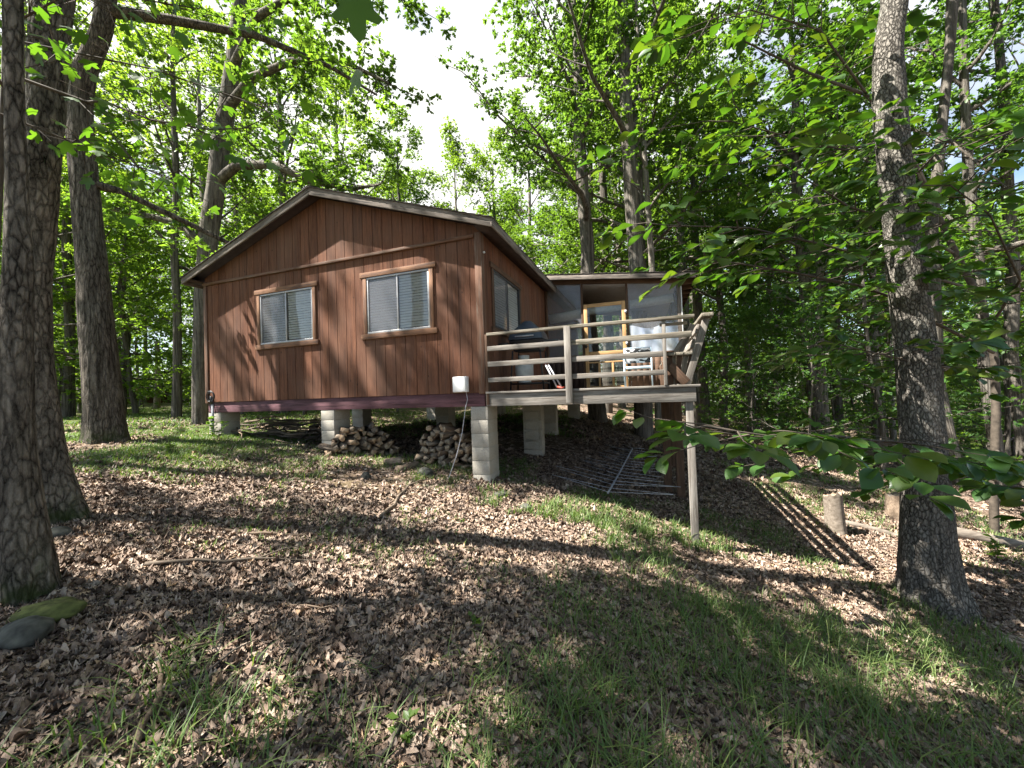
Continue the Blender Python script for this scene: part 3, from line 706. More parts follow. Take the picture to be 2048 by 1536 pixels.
for bi, br in enumerate([sap[5:]] + BR):
    a = np.array(br); mb.tube(a[:, :3] - b0, a[:, 3] * .8, 7, False)
    L = np.linalg.norm(np.diff(a[:, :3], axis=0), axis=1).sum()
    nsub = int(L * 4.6) if bi else 22
    for k in range(nsub):
        t = (.22 if bi != 6 else .45) + (.78 if bi != 6 else .55) * (k + rg.random()) / nsub
        p = at(a[:, :3], t); d = unit(at(a[:, :3], min(1, t + .03)) - at(a[:, :3], t - .03)); az = math.atan2(d[1], d[0]) + (1 if k % 2 else -1) * rg.uniform(.35, 1.1)
        sp = limb_path(rg, p, az, rg.uniform(-.25, .3), rg.uniform(.3, 1.1), 4, -.03, .2)
        mb.tube(sp - b0, np.linspace(.007, .0025, 5), 4, False)
        for q in range(rg.integers(6, 11)):
            u = 1.0 if q < 4 else rg.uniform(.35, 1)
            pp = at(sp, u); aa = az + rg.uniform(-1.5, 1.5)
            LD.append((math.cos(aa), math.sin(aa), rg.uniform(-.55, .1))); LP.append(pp + np.array(LD[-1]) * .03 - b0)
            LN.append(np.array([0, 0, 1]) + rg.normal(size=3) * .32); LS.append(rg.uniform(.12, .215))
mb.build('trunk', M['bark_twig'], st, True)
link('crown', leaf_mesh('crown', np.array(LP), np.array(LD), np.array(LN), np.array(LS), T_BROAD, True), st, M['leaf_broad'])

# ------------------------------------------------------------------ woodland archetypes (meshes shared by many trees)
def archetype(seed, H, r, first, nl, L, leaf, bark, size, per, sub=6, tips=4, clr=.55, flat=.6, el0=8, wig=.25, sides=9):
    rg = np.random.default_rng(seed)
    z = np.linspace(-.6, H, 9); x = np.cumsum(rg.normal(size=9) * wig) * .4; y = np.cumsum(rg.normal(size=9) * wig) * .4
    x -= x[1]; y -= y[1]
    path = np.stack([x, y, z], -1); rad = r * np.array([1.35, 1.12, 1.0, .94, .87, .76, .6, .4, .15])
    mb = MB(); mb.tube(path, rad, sides, False)
    lv = grow(rg, mb, path, rad, first, nl, L, sub, tips, per, clr, flat, size, el0, 65, 4)
    tm = mb.mesh('trunk', True); tm.materials.append(M[bark])
    cm = leaf_mesh('crown', *lv, T_LENS); cm.materials.append(M[leaf])
    return tm, cm
ARCH = {
    'canopy': [archetype(31, 20, .26, .40, 17, 5.2, 'leaf_oak', 'bark_far', .125, 74), archetype(32, 22, .30, .45, 17, 5.6, 'leaf_oak', 'bark_far', .125, 74),
               archetype(33, 18, .22, .33, 17, 4.6, 'leaf_bright', 'bark_far', .125, 72), archetype(34, 19, .20, .38, 16, 4.6, 'leaf_bright', 'bark_pale', .125, 72)],
    'dark': [archetype(35, 19, .22, .36, 16, 4.8, 'leaf_dark', 'bark_far', .13, 64), archetype(36, 17, .19, .30, 16, 4.4, 'leaf_dark', 'bark_pale', .13, 64)],
    'under': [archetype(41, 7.5, .07, .20, 18, 3.0, 'leaf_bright', 'bark_far', .115, 26, 5, 4, .5, .35, -2), archetype(42, 6.0, .055, .14, 18, 2.7, 'leaf_bright', 'bark_far', .11, 26, 5, 4, .5, .32, -4)],
    'underdark': [archetype(43, 7.5, .07, .16, 19, 3.1, 'leaf_dark', 'bark_far', .115, 26, 5, 4, .5, .33, -3), archetype(44, 5.5, .05, .12, 18, 2.6, 'leaf_dark', 'bark_far', .11, 26, 5, 4, .45, .32, -4)],
    'shrub': [archetype(51, 1.7, .02, .08, 12, 1.0, 'leaf_bright', 'bark_twig', .075, 16, 4, 3, .24, .6, 15, .1, 5), archetype(52, 1.3, .018, .08, 12, .9, 'leaf_dark', 'bark_twig', .07, 16, 4, 3, .22, .6, 15, .1, 5)],
}
def plant(kind, name, label, x, y, rz=0, s=1.0, which=0, group=None, lean=(0, 0), cat='tree', trunk_scale=1.0):
    tm, cm = ARCH[kind][which % len(ARCH[kind])]
    t = thing(name, label, cat, (x, y, float(terr(x, y))), rz, group)
    t.rotation_euler = (lean[1], lean[0], rz); t.scale = (s, s, s)
    a = link('trunk', tm, t); b = link('crown', cm, t)
    if trunk_scale != 1.0: a.scale = (trunk_scale, trunk_scale, 1)
    return t

# trees one can pick out
plant('canopy', 'woodland_tree', 'stout dark trunk under the deck, tall leafy crown above the porch roof', 4.25, 12.6, 1.0, 1.0, 1, trunk_scale=.8)
plant('canopy', 'woodland_tree', 'paler thin trunk standing close to the stout dark trunk behind the deck', 5.35, 14.2, 4.0, .95, 3, trunk_scale=.6)
plant('canopy', 'woodland_tree', 'dark wide trunk seen low under the cabin floor, behind the block piers', 3.03, 14.4, 2.2, .9, 0, trunk_scale=1.15)
plant('under', 'woodland_tree', 'greyish trunk of a close pair on the far lawn, the wider one', -18.78, 18.65, .5, 1.6, 0, trunk_scale=1.3)
plant('under', 'woodland_tree', 'narrower brownish trunk of the close pair on the far lawn', -18.11, 18.6, 2.5, 1.5, 1, trunk_scale=1.3)
plant('canopy', 'woodland_tree', 'dark trunk standing far off between the thick oak and the flared oak', -19.74, 17.24, 1.5, .9, 2, trunk_scale=.9)
plant('canopy', 'woodland_tree', 'leafy tree behind the broad grey oak, showing above the roof slope', -10.2, 17.5, 3.3, .95, 2)
plant('dark', 'woodland_tree', 'dark slim trunk leaning towards the deck corner in the shaded wood', 10.6, 19.5, 1.0, .95, 0, lean=(.08, 0), trunk_scale=.8)
plant('dark', 'woodland_tree', 'straight slim brown trunk beside the leaning dark trunk in the shaded wood', 12.3, 20.2, 2.0, .95, 1, trunk_scale=.8)
plant('dark', 'woodland_tree', 'tall reddish trunk with dead roots, largest in the shaded wood past the stump', 11.9, 15.2, 3.0, 1.0, 0, trunk_scale=1.0)
plant('dark', 'woodland_tree', 'thin dark trunk in the shaded wood, left of the tall reddish trunk', 13.6, 20.0, 4.0, .9, 1, trunk_scale=.7)
plant('dark', 'woodland_tree', 'thin dark trunk between the tall reddish trunk and the plated oak', 15.5, 18.5, 5.0, .95, 0, trunk_scale=.8)
plant('dark', 'woodland_tree', 'pale-spotted trunk half hidden behind leaves left of the plated oak', 16.5, 17.6, .4, .9, 1, trunk_scale=1.0)
plant('dark', 'woodland_tree', 'leaning dark trunk right of the plated oak, deep in shade', 13.2, 11.6, 1.7, .9, 0, lean=(.12, 0), trunk_scale=.7)
plant('dark', 'woodland_tree', 'grey lichen trunk standing behind the fallen log', 12.6, 10.2, 2.7, .95, 0, trunk_scale=.6)
plant('dark', 'woodland_tree', 'last grey trunk by the edge of the shaded wood', 15.2, 11.6, 3.7, 1.0, 0, trunk_scale=.7)

plant('canopy', 'woodland_tree', 'dense sunlit tree behind the porch, filling the view beside the sky gap', 5.6, 16.2, .6, 1.0, 2)
plant('canopy', 'woodland_tree', 'bright leafy tree right of the dense sunlit tree behind the porch', 8.2, 17.5, 2.1, 1.0, 3)
plant('canopy', 'woodland_tree', 'sunlit tree whose crown fills the view above the flared oak', -12.6, 14.6, 2.6, 1.0, 2, trunk_scale=.6)
plant('canopy', 'woodland_tree', 'bright tree standing at the lawn edge behind the thick cracked oak', -19.5, 16.0, 5.0, 1.0, 3, trunk_scale=.7)
plant('canopy', 'woodland_tree', 'bright tree behind the porch roof, nearest to the open sky', 4.4, 20.0, 1.6, 1.0, 3)
for x, y, s_, q, l_ in [(-7.4, 27, 1.02, 2, 'first bright tree beyond the roof ridge, next to the broad grey oak'), (-3.6, 29, 1.0, 3, 'bright tree beyond the roof slope, under the middle of the sky gap'), (-.9, 31, 1.06, 2, 'bright tree beyond the lower roof slope, right of the middle of the sky gap'), (1.6, 27.5, 1.02, 3, 'bright tree above the roof eave corner, at the edge of the sky gap')]:
    plant('canopy', 'woodland_tree', l_, x, y, x, s_, q, trunk_scale=.8); 
# the rest of the wood
def clear(x, y):
    lx = (x + .42) * .9445 - (y - 6) * .3286; ly = (x + .42) * .3286 + (y - 6) * .9445
    if -.95 < x / y < -.79 and y < 43: return False      # the open view to the far cabin
    return not (-8 < lx < 5.5 and -2 < ly < 12)
pts = []
def scatter(n, y0, y1, a0, a1, gap, rgx, ok=lambda x, y: True):
    out = []
    for _ in range(n * 60):
        if len(out) >= n: break
        y = math.sqrt(rgx.uniform(y0 * y0, y1 * y1)); x = y * rgx.uniform(a0, a1)
        if clear(x, y) and ok(x, y) and all((x - p) ** 2 + (y - q) ** 2 > gap * gap for p, q in pts):
            pts.append((x, y)); out.append((x, y))
    return out
rw = np.random.default_rng(77)
G1 = 'sunlit trees beyond the cabin and the far lawn'
for k, (x, y) in enumerate(scatter(19, 19, 44, -1.5, -.42, 3.8, rw, lambda x, y: not (-1.07 < x / y < -.79 and y < 26))):
    plant('canopy', 'woodland_tree', 'sunlit leafy tree in the wood beyond the far lawn', x, y, rw.uniform(0, 6), rw.uniform(.8, 1.1), 2 + k % 2, G1)
G2 = 'low sunlit trees under the wood beyond the lawn'
for k, (x, y) in enumerate(scatter(44, 14.5, 38, -1.45, -.42, 2.2, rw, lambda x, y: not (-1.05 < x / y < -.78 and y < 25))):
    plant('under', 'understory_tree', 'low bright-leaved tree under the wood beyond the lawn', x, y, rw.uniform(0, 6), rw.uniform(.8, 1.6), k, G2)
G3 = 'trees beyond the cabin roof'
for k, (x, y) in enumerate(scatter(15, 22, 44, -.40, .03, 3.4, rw)):
    s = min(1.2, ((.50 if abs(x / y + .10) < .13 else .66) * y) / 20.5)
    plant('canopy', 'woodland_tree', 'distant leafy tree whose top shows above the cabin roof', x, y, rw.uniform(0, 6), s * rw.uniform(.85, 1.0), 2 + k % 2, G3)
for k, (x, y) in enumerate(scatter(10, 16, 30, -.42, .02, 3.0, rw, lambda x, y: True)):
    plant('under', 'understory_tree', 'low leafy tree standing behind the cabin roof', x, y, rw.uniform(0, 6), min(1.25, .36 * y / 8), k, 'low trees behind the cabin')
G4 = 'trees of the wood behind the porch'
for k, (x, y) in enumerate(scatter(13, 15, 42, .14, .52, 4.2, rw)):
    plant('canopy', 'woodland_tree', 'leafy tree in the sunlit wood behind the screened porch', x, y, rw.uniform(0, 6), rw.uniform(.85, 1.1), k, G4)
for k, (x, y) in enumerate(scatter(12, 13, 34, .12, .52, 2.8, rw)):
    plant('under' if k % 2 else 'underdark', 'understory_tree', 'low layered tree in the wood behind the screened porch', x, y, rw.uniform(0, 6), rw.uniform(.8, 1.2), k // 2, 'low trees behind the porch')
G5 = 'trees of the shaded wood down the slope'
for k, (x, y) in enumerate(scatter(17, 14, 44, .52, 1.5, 3.9, rw, lambda x, y: x > 9)):
    plant('dark' if k % 2 else 'canopy', 'woodland_tree', 'tall slim tree in the shaded wood down the slope', x, y, rw.uniform(0, 6), rw.uniform(.85, 1.1), k, G5, trunk_scale=rw.uniform(.7, 1.1))
for k, (x, y) in enumerate(scatter(52, 12, 36, .46, 1.5, 1.9, rw, lambda x, y: x > 8.5)):
    plant('underdark' if k % 3 else 'under', 'understory_tree', 'low layered tree in the shaded wood down the slope', x, y, rw.uniform(0, 6), rw.uniform(.7, 1.2), k, 'low trees of the shaded wood')
for k, (x, y) in enumerate(scatter(22, 15, 30, -1.4, -.5, 1.2, rw)):
    plant('shrub', 'shrub', 'small bright shrub at the edge of the far lawn', x, y, rw.uniform(0, 6), rw.uniform(.6, 1.2), 0, 'shrubs at the edge of the far lawn', cat='shrub')
for k, (x, y) in enumerate(scatter(20, 11, 26, .5, 1.4, 1.0, rw, lambda x, y: x > 7.5)):
    plant('shrub', 'shrub', 'small leafy shrub on the slope at the edge of the shaded wood', x, y, rw.uniform(0, 6), rw.uniform(.5, 1.0), k, 'shrubs on the slope', cat='shrub')
# trees beside and behind the viewpoint: they cast the dappled shade and stand in the window reflections
for k, (x, y, r) in enumerate([(-10.5, -.6, .26), (-13.5, 3.2, .24), (-7.0, -3.2, .22), (-15.5, 8.6, .22), (-2.5, -5.5, .25), (3.5, -6.5, .25), (8.0, -3.5, .22), (-6.5, -9, .25), (.5, -11, .25)]):
    rgv = np.random.default_rng(200 + k); z0 = float(terr(x, y)); t = thing('woodland_tree', 'leafy tree standing beside the viewpoint, throwing dappled shade', 'tree', (x, y, z0), 0, 'trees around the viewpoint')
    z = np.linspace(-.5, 19, 9); pth = np.stack([np.cumsum(rgv.normal(size=9)) * .12, np.cumsum(rgv.normal(size=9)) * .12, z], -1); mb = MB(); rad = r * np.array([1.35, 1.12, 1., .94, .87, .76, .6, .4, .15])
    mb.tube(pth, rad, 9, False); b0 = np.array([x, y, z0])
    lv = grow(rgv, mb, pth, rad, .42, 16, 4.8, 6, 4, 44, .55, .6, .15, 8, 65, 4, None, lambda C: ovl(C + b0))  # crown thinned to shape the sun patches
    mb.build('trunk', M['bark_far'], t, True); link('crown', leaf_mesh('crown', *lv, T_LENS), t, M['leaf_oak'])

# far wood that reads as one mass
rf = np.random.default_rng(90)
n = 9500
ang = rf.uniform(-1.02, 1.02, n); d = rf.uniform(46, 78, n)
fx = np.sin(ang) * d; fy = np.cos(ang) * d
a = fx / fy
top = np.where((a > -.36) & (a < .12), .30 * fy, .62 * fy)
fz = terr(fx, fy) + rf.uniform(0, 1, n) ** 1.1 * np.minimum(top, 26)
C = np.stack([fx, fy, fz], -1)
P, D, Nn, S = cluster_leaves(rf, C, 26, 1.5, .6, .42, .9, 1)
o = link('far_wood', leaf_mesh('far_wood', P, D, Nn, S, T_LENS), None, M['leaf_oak'])
tag(o, 'far-off green wood closing the view behind the trees', 'forest', kind='stuff')
# ------------------------------------------------------------------ cabin  (local frame: x along the gable to the right, y into depth, z=0 at siding foot)
C0 = Vector((-.42, 6.0, 1.6)); RZ = math.atan2(-.3286, .9445)
MW = Matrix.Translation(C0) @ Matrix.Rotation(RZ, 4, 'Z')
def W(x, y, z=0): return MW @ Vector((x, y, z))
def beam(name, p0, p1, w, h, m, parent, up=(0, 0, 1), bevel=.004, ext=0):
    """board from p0 to p1 (parent space), built along its own X so that the grain follows it; w across, h along up"""
    p0, p1 = Vector(p0), Vector(p1); d = p1 - p0; L = d.length; x = d.normalized(); u = Vector(up); y = u.cross(x).normalized(); z = x.cross(y)
    mb = MB(); mb.box(0, L, -w / 2, w / 2, -h / 2, h / 2)
    o = mb.build(name, m, parent, bevel=bevel)
    o.matrix_local = Matrix(((x.x, y.x, z.x, p0.x), (x.y, y.y, z.y, p0.y), (x.z, y.z, z.z, p0.z), (0, 0, 0, 1)))
    return o
def slab(name, x0, x1, y0, y1, z0, z1, m, parent, bevel=.004):
    """axis-aligned board, grain along the longest side"""
    d = (x1 - x0, y1 - y0, z1 - z0); c = ((x0 + x1) / 2, (y0 + y1) / 2, (z0 + z1) / 2)
    k = d.index(max(d))
    if k == 0: return beam(name, (x0, c[1], c[2]), (x1, c[1], c[2]), d[1], d[2], m, parent, bevel=bevel)
    if k == 1: return beam(name, (c[0], y0, c[2]), (c[0], y1, c[2]), d[0], d[2], m, parent, bevel=bevel)
    return beam(name, (c[0], c[1], z0), (c[0], c[1], z1), d[0], d[1], m, parent, up=(0, 1, 0), bevel=bevel)

W_, D_ = 6.28, 9.0
SL = .34
def roof_under(x): return 2.445 + SL * (.285 + (-x if x > -W_ / 2 else W_ + x)) + .05
cab = thing('cabin', 'brown wooden cabin with low gable roof raised on concrete block piers', 'cabin', C0, RZ)

def siding_wall(name, length, topf, holes, place, groove=.0102, depth=.009, pitch=.2026, step_z=None):
    """boards with real grooves; place(s, n, z)->xyz, n outward"""
    mb = MB()
    cuts = [0, length] + [k * pitch for k in range(1, int(length / pitch) + 1)] + [k * pitch + groove for k in range(1, int(length / pitch) + 1)]
    for h in holes: cuts += [h[0], h[1]]
    cuts = sorted(c for c in set(round(c, 5) for c in cuts) if 0 <= c <= length)
    ridge = [c for c in [length / 2]] if topf(length / 2) > topf(0) + .1 else []
    cuts = sorted(set(cuts + ridge))
    for a, b in zip(cuts[:-1], cuts[1:]):
        if b - a < 1e-4: continue
        mid = (a + b) / 2; k = int(mid / pitch); g = k >= 1 and mid < k * pitch + groove
        n = -depth if g else 0.
        spans = [(0., None)]
        for h in holes:
            if h[0] <= mid <= h[1]: spans = [(0., h[2]), (h[3], None)]
        for z0, z1 in spans:
            za, zb = (topf(a), topf(b)) if z1 is None else (z1, z1)
            P = [place(a, n, z0), place(b, n, z0), place(b, n, zb), place(a, n, za)]
            mb.add(P, np.array([[0, 1, 2, 3]]))
        if g:
            for s in (a, b):
                for z0, z1 in spans:
                    zz = topf(s) if z1 is None else z1
                    P = [place(s, 0, z0), place(s, n, z0), place(s, n, zz), place(s, 0, zz)]
                    mb.add(P, np.array([[0, 1, 2, 3]]))
    return mb.build(name, M['siding'], cab)
win_f = [(-4.70, -3.38, 1.08, 2.06), (-2.16, -.92, 1.08, 2.06)]
siding_wall('gable_wall', W_, lambda s: roof_under(s - W_) - .0, [(a + W_, b + W_, c, d) for a, b, c, d in win_f], lambda s, n, z: (s - W_, -n, z))
siding_wall('side_wall', D_, lambda s: roof_under(0), [(.48, 1.9, 1.08, 2.06)], lambda s, n, z: (n, s, z))
siding_wall('side_wall', D_, lambda s: roof_under(0), [], lambda s, n, z: (-W_ - n, D_ - s, z))
siding_wall('rear_wall', W_, lambda s: roof_under(-s), [], lambda s, n, z: (-s, D_ + n, z))
# corner boards
slab('corner_board', -.095, .022, -.022, -.002, -.02, 2.5, M['trim_dark'], cab)
slab('corner_board', .002, .022, .0, .09, -.02, 2.5, M['trim_dark'], cab)
slab('corner_board', -W_ - .022, -W_ + .07, -.022, -.002, -.02, 2.5, M['trim_dark'], cab)
slab('corner_board', -W_ - .022, -W_ - .002, .0, .09, -.02, 2.5, M['trim_dark'], cab)
slab('gable_trim', -W_ - .02, -.095, -.045, -.002, 2.425, 2.475, M['trim_dark'], cab)
# lining, floor and beams
mb = MB(); mb.box(-W_ + .1, -.1, .1, D_ - .1, .0, .06); mb.build('floor', M['dark_in'], cab)
mb = MB(); t = .02
mb.box(-W_ + .012, -.012, .10, .11, .06, 1.0); mb.box(-W_ + .012, -.012, .10, .11, 2.1, 2.5)
mb.box(-W_ + .2, -.2, 2.6, 2.62, .06, 2.4); mb.box(-W_ + .1, -.1, .12, D_ - .1, 2.4, 2.42)
mb.build('inner_lining', M['panel_grey'], cab)
slab('floor_beam', -W_, -.02, .025, .08, -.215, -.002, M['beam_purple'], cab)
slab('floor_beam', -.075, -.02, .085, D_, -.215, -.002, M['beam_purple'], cab)
slab('floor_beam', -W_, -W_ + .055, .085, D_, -.215, -.002, M['beam_purple'], cab)
slab('floor_beam', -W_ + .06, -.08, D_ - .06, D_, -.215, -.002, M['beam_purple'], cab)
slab('floor_beam', -W_ + .06, -.08, 4.4, 4.46, -.215, -.002, M['beam_purple'], cab)
mb = MB()
for k in range(18): mb.box(-W_ + .06, -.08, .4 + k * .47, .44 + k * .47, -.19, -.002) if abs(.42 + k * .47 - 4.43) > .08 else None
mb.build('floor_joist', M['wood_brown'], cab); mb = MB(); mb.box(-W_ + .06, -.08, .09, D_ - .07, -.001, .0); mb.build('subfloor', M['dark_in'], cab)
# roof
OV, EV, YB = .25, .285, D_ + .3
xl, xr, xm = -W_ - EV, EV, -W_ / 2
ze = 2.445
def roof_side(sgn):
    xe = xr if sgn > 0 else xl
    mb = MB()
    nz = ze + .10; rz_ = nz + SL * (W_ / 2 + EV)
    mb.prism([(xe, -OV + .022, nz), (xm, -OV + .022, rz_), (xm, -OV + .022, rz_ + .028), (xe, -OV + .022, nz + .028)], (0, YB + OV - .04, 0))
    o = mb.build('roof_deck', M['soffit'], cab)
    mb = MB(); e = .03 * sgn
    # shingle courses with slightly ragged butt edges
    nC = 26; run = W_ / 2 + EV + .03; rgx = np.random.default_rng(5 if sgn > 0 else 6)
    for c in range(nC):
        d0 = c * run / nC; d1 = (c + 1) * run / nC + .03
        xa = xe + e - sgn * d0; xb = xe + e - sgn * min(d1, run)
        za = nz + .034 + SL * (d0 - .03) + .012; zb = nz + .034 + SL * (min(d1, run) - .03) + .002
        y = -OV - .03
        while y < YB + .02:
            w = .305; y1 = min(y + w, YB + .03); j = rgx.uniform(-.006, .006); jz = rgx.uniform(0, .005)
            mb.add([(xa + j, y, za + jz), (xa + j, y1 - .006, za + jz), (xb, y1 - .006, zb), (xb, y, zb), (xa + j, y, za - .011), (xa + j, y1 - .006, za - .011), (xb, y1 - .006, zb - .011), (xb, y, zb - .011)],
                   np.array([[0, 1, 2, 3], [4, 7, 6, 5], [0, 4, 5, 1], [0, 3, 7, 4], [1, 5, 6, 2]]))
            y += w
    mb.build('roof_shingle', M['shingle'], cab)
    # rake board at the front gable
    Lr = math.hypot(W_ / 2 + EV, SL * (W_ / 2 + EV)); ang = math.atan(SL)
    p0 = Vector((xe, -OV + .008, ze + .072)); p1 = Vector((xm, -OV + .008, ze + .072 + SL * (W_ / 2 + EV)))
    if sgn < 0: p0, p1 = p1, p0
    mbx = MB(); hh = .073
    q0, q1 = (p0, p1)
    # mitred profile so that both boards meet plumb at the ridge
    poly = [(q0.x, 0, q0.z - hh), (q1.x, 0, q1.z - hh), (q1.x, 0, q1.z + hh), (q0.x, 0, q0.z + hh)]
    L = Vector((q1.x - q0.x, 0, q1.z - q0.z)); xdir = L.normalized(); zdir = Vector((-xdir.z, 0, xdir.x)); 
    loc = [((Vector(p) - Vector((q0.x, 0, q0.z))).dot(xdir), -.014, (Vector(p) - Vector((q0.x, 0, q0.z))).dot(zdir)) for p in poly]
    mbx.prism(loc, (0, .028, 0))
    o = mbx.build('rake_board', M['wood_greydark'], cab, bevel=.003)
    o.matrix_local = Matrix(((xdir.x, 0, zdir.x, q0.x), (0, 1, 0, q0.y), (xdir.z, 0, zdir.z, q0.z), (0, 0, 0, 1)))
    # eave fascia
    beam('eave_fascia', (xe + .012 * sgn, -OV - .006, ze + .072), (xe + .012 * sgn, YB - .02, ze + .072), .024, .146, M['wood_greydark'], cab)
    # boxed soffit
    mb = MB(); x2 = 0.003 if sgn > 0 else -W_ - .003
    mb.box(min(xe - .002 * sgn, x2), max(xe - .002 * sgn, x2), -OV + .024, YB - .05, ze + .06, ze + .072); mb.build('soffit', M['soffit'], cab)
    for k in range(5):
        yy = .3 + k * 1.9
    return
for s in (1, -1): roof_side(s)
mb = MB(); rzp = ze + .10 + SL * (W_ / 2 + EV) + .028
for k in range(32):
    y = -OV - .03 + k * .305
    mb.prism([(xm - .16, y, rzp - .016), (xm, y, rzp + .036), (xm + .16, y, rzp - .016), (xm, y, rzp + .024)], (0, .30, 0))
mb.build('ridge_cap', M['shingle'], cab)
# small floodlight bulb under the eave
mb = MB(); mb.tube([(.02, .06, 2.2), (.05, .06, 2.2)], [.014, .018], 10); mb.build('floodlight_bulb', M['white_box'], cab)

def window(x0, x1, z0, z1, on_side=False, frame=M['alu'], casing=M['trim_brown'], blind=True, dark_left=True):
    """sliding window; local: u along the wall, depth d inwards"""
    w = bpy.data.objects.new('window', None); COL.objects.link(w); w.parent = cab
    if on_side: w.matrix_local = Matrix(((0, -1, 0, 0), (1, 0, 0, 0), (0, 0, 1, 0), (0, 0, 0, 1)))
    else: w.matrix_local = Matrix.Identity(4)
    cs = .075
    slab('casing', x0 - .13, x1 + .13, -.034, -.002, z1 + .002, z1 + .092, casing, w)
    slab('casing', x0 - .13, x1 + .13, -.040, -.002, z0 - .092, z0 - .002, casing, w)
    slab('casing', x0 - cs, x0 - .002, -.026, -.002, z0, z1, casing, w)
    slab('casing', x1 + .002, x1 + cs, -.026, -.002, z0, z1, casing, w)
    f = .034; mb = MB()
    mb.box(x0, x1, -.020, .06, z0, z0 + f); mb.box(x0, x1, -.018, .06, z1 - f, z1)
    mb.box(x0, x0 + f, -.016, .058, z0 + f, z1 - f); mb.box(x1 - f, x1, -.016, .058, z0 + f, z1 - f)
    xm_ = (x0 + x1) / 2; mb.box(xm_ - .014, xm_ + .014, -.012, .03, z0 + f, z1 - f)
    mb.build('frame', frame, w, bevel=.003)
    mb = MB()
    for xa, xb, yy in ((x0 + f, xm_ - .014, .006), (xm_ + .014, x1 - f, .0)): mb.add([(xa, yy, z0 + f), (xb, yy, z0 + f), (xb, yy, z1 - f), (xa, yy, z1 - f)], np.array([[0, 1, 2, 3]]))
    mb.build('glass_pane', M['glass'], w)
    mb = MB(); mb.add([(x0 + f, -.006, z0 + f), (xm_ - .014, -.006, z0 + f), (xm_ - .014, -.006, z1 - f), (x0 + f, -.006, z1 - f)], np.array([[0, 1, 2, 3]])); mb.build('insect_screen', M['screen_grey'], w)
    mb = MB(); z = z0 + .06; k = 0
    while z < z1 - .07:
        e = random.uniform(-.003, .003)
        for q in range(2):      # curved slat
            ya, za = (.034, z + .040) if q == 0 else (.028, z + .020); yb, zb = (.028, z + .020) if q == 0 else (.030, z)
            mb.add([(x0 + .035, ya, za + e), (x1 - .035, ya, za - e), (x1 - .035, yb, zb - e), (x0 + .035, yb, zb + e)], np.array([[0, 1, 2, 3]]))
        z += .0465
    for xx in (x0 + .25, x1 - .25): mb.box(xx, xx + .006, .04, .042, z0 + .04, z1 - .036)
    mb.box(x0 + .036, x1 - .036, .026, .05, z1 - .075, z1 - .036)
    mb.build('blind', M['white_blind'], w)
window(-4.70, -3.38, 1.08, 2.06)
window(-2.16, -.92, 1.08, 2.06)
window(.48, 1.9, 1.08, 2.06, True, M['alu_dark'], M['wood_brown'])

# ------------------------------------------------------------------ block piers
def pier(x, y, wx, wy, label, top=-.217, base=None, cells=False):
    p = W(x, y); g = float(terr(p.x, p.y)) - .12; zt = C0.z + top
    t = thing('block_pier', label, 'pier', (p.x, p.y, g), RZ)
    H = zt - g; n = max(1, int(H / .2 + .5)); h = H / n
    mb = MB()
    mb.box(-wx / 2 + .006, wx / 2 - .006, -wy / 2 + .006, wy / 2 - .006, .01, H - .005)
    for k in range(n):
        j = random.uniform(-.004, .004); j2 = random.uniform(-.004, .004)
        mb.box(-wx / 2 + j, wx / 2 + j, -wy / 2 + j2, wy / 2 + j2, k * h + .0035, (k + 1) * h - .0035)
    mb.build('block_stack', M['block'], t, bevel=.003)
    if cells:
        for k in range(1, n - 1):
            mb = MB(); z0 = k * h + .03; z1 = (k + 1) * h - .03
            mb.box(-wx / 2 + .05, wx / 2 - .05, -wy / 2 - .02, -wy / 2 + .0, z0 - .02, z0); mb.box(-wx / 2 + .05, wx / 2 - .05, -wy / 2 - .02, -wy / 2 + .0, z1, z1 + .02)
            mb.box(-wx / 2 + .03, -wx / 2 + .05, -wy / 2 - .02, -wy / 2 + .0, z0 - .02, z1 + .02); mb.box(wx / 2 - .05, wx / 2 - .03, -wy / 2 - .02, -wy / 2 + .0, z0 - .02, z1 + .02)
            mb.build('block_rim', M['block'], t)
    return t
pier(-6.11, .23, .36, .40, 'block pier under the far front corner of the cabin, behind the thin grey pipe')
pier(-3.145, .23, .30, .40, 'block pier under the middle of the cabin front, beside a firewood stack')
pier(-.125, .23, .29, .40, 'tall bright block pier at the near front corner of the cabin, cable beside it')
pier(.08, 2.35, .40, .22, 'block pier with hollow cells showing, under the deck in shade', cells=True)
pier(-.1, 4.5, .40, .22, 'shaded hollow block pier farther back under the deck', cells=True)
pier(-3.145, 4.4, .40, .40, 'dark block pier in the shade behind the two firewood stacks')
pier(-6.1, 4.4, .40, .40, 'block pier behind the brush pile under the cabin')
pier(-3.145, 8.7, .40, .40, 'rear block pier seen small between the middle pier and a firewood stack')
pier(-6.1, 8.7, .40, .40, 'rear corner block pier standing beyond the brush pile')
pier(-.2, 8.7, .40, .40, 'rear block pier beyond the hollow-celled piers')

# ------------------------------------------------------------------ deck
dk = thing('deck', 'weathered grey wooden deck with horizontal rails beside the cabin', 'deck', C0, RZ)
g = M['wood_grey']; gm = M['wood_mossy']
slab('rim_joist', .02, 2.965, -.02, .018, -.215, -.027, g, dk)
slab('rim_joist', 2.927, 2.965, .02, 4.0, -.215, -.027, g, dk)
for k in range(28):
    y0 = -.045 + k * .1455
    slab('deck_board', .025, 3.0 + random.uniform(-.015, .02), y0, y0 + .139, -.024, .008, g, dk, .003)
for k in range(1, 8): slab('deck_joist', .06 + k * .36, .10 + k * .36, .022, 3.98, -.2, -.028, M['wood_brown'], dk)
def post(name, x, y, ztop, m, w=.09, parent=dk, sink=.12):
    p = W(x, y); zb = float(terr(p.x, p.y)) - sink - C0.z
    return slab(name, x - w / 2, x + w / 2, y - w / 2, y + w / 2, zb, ztop, m, parent)
post('post', 2.885, .066, -.217, g, .092)
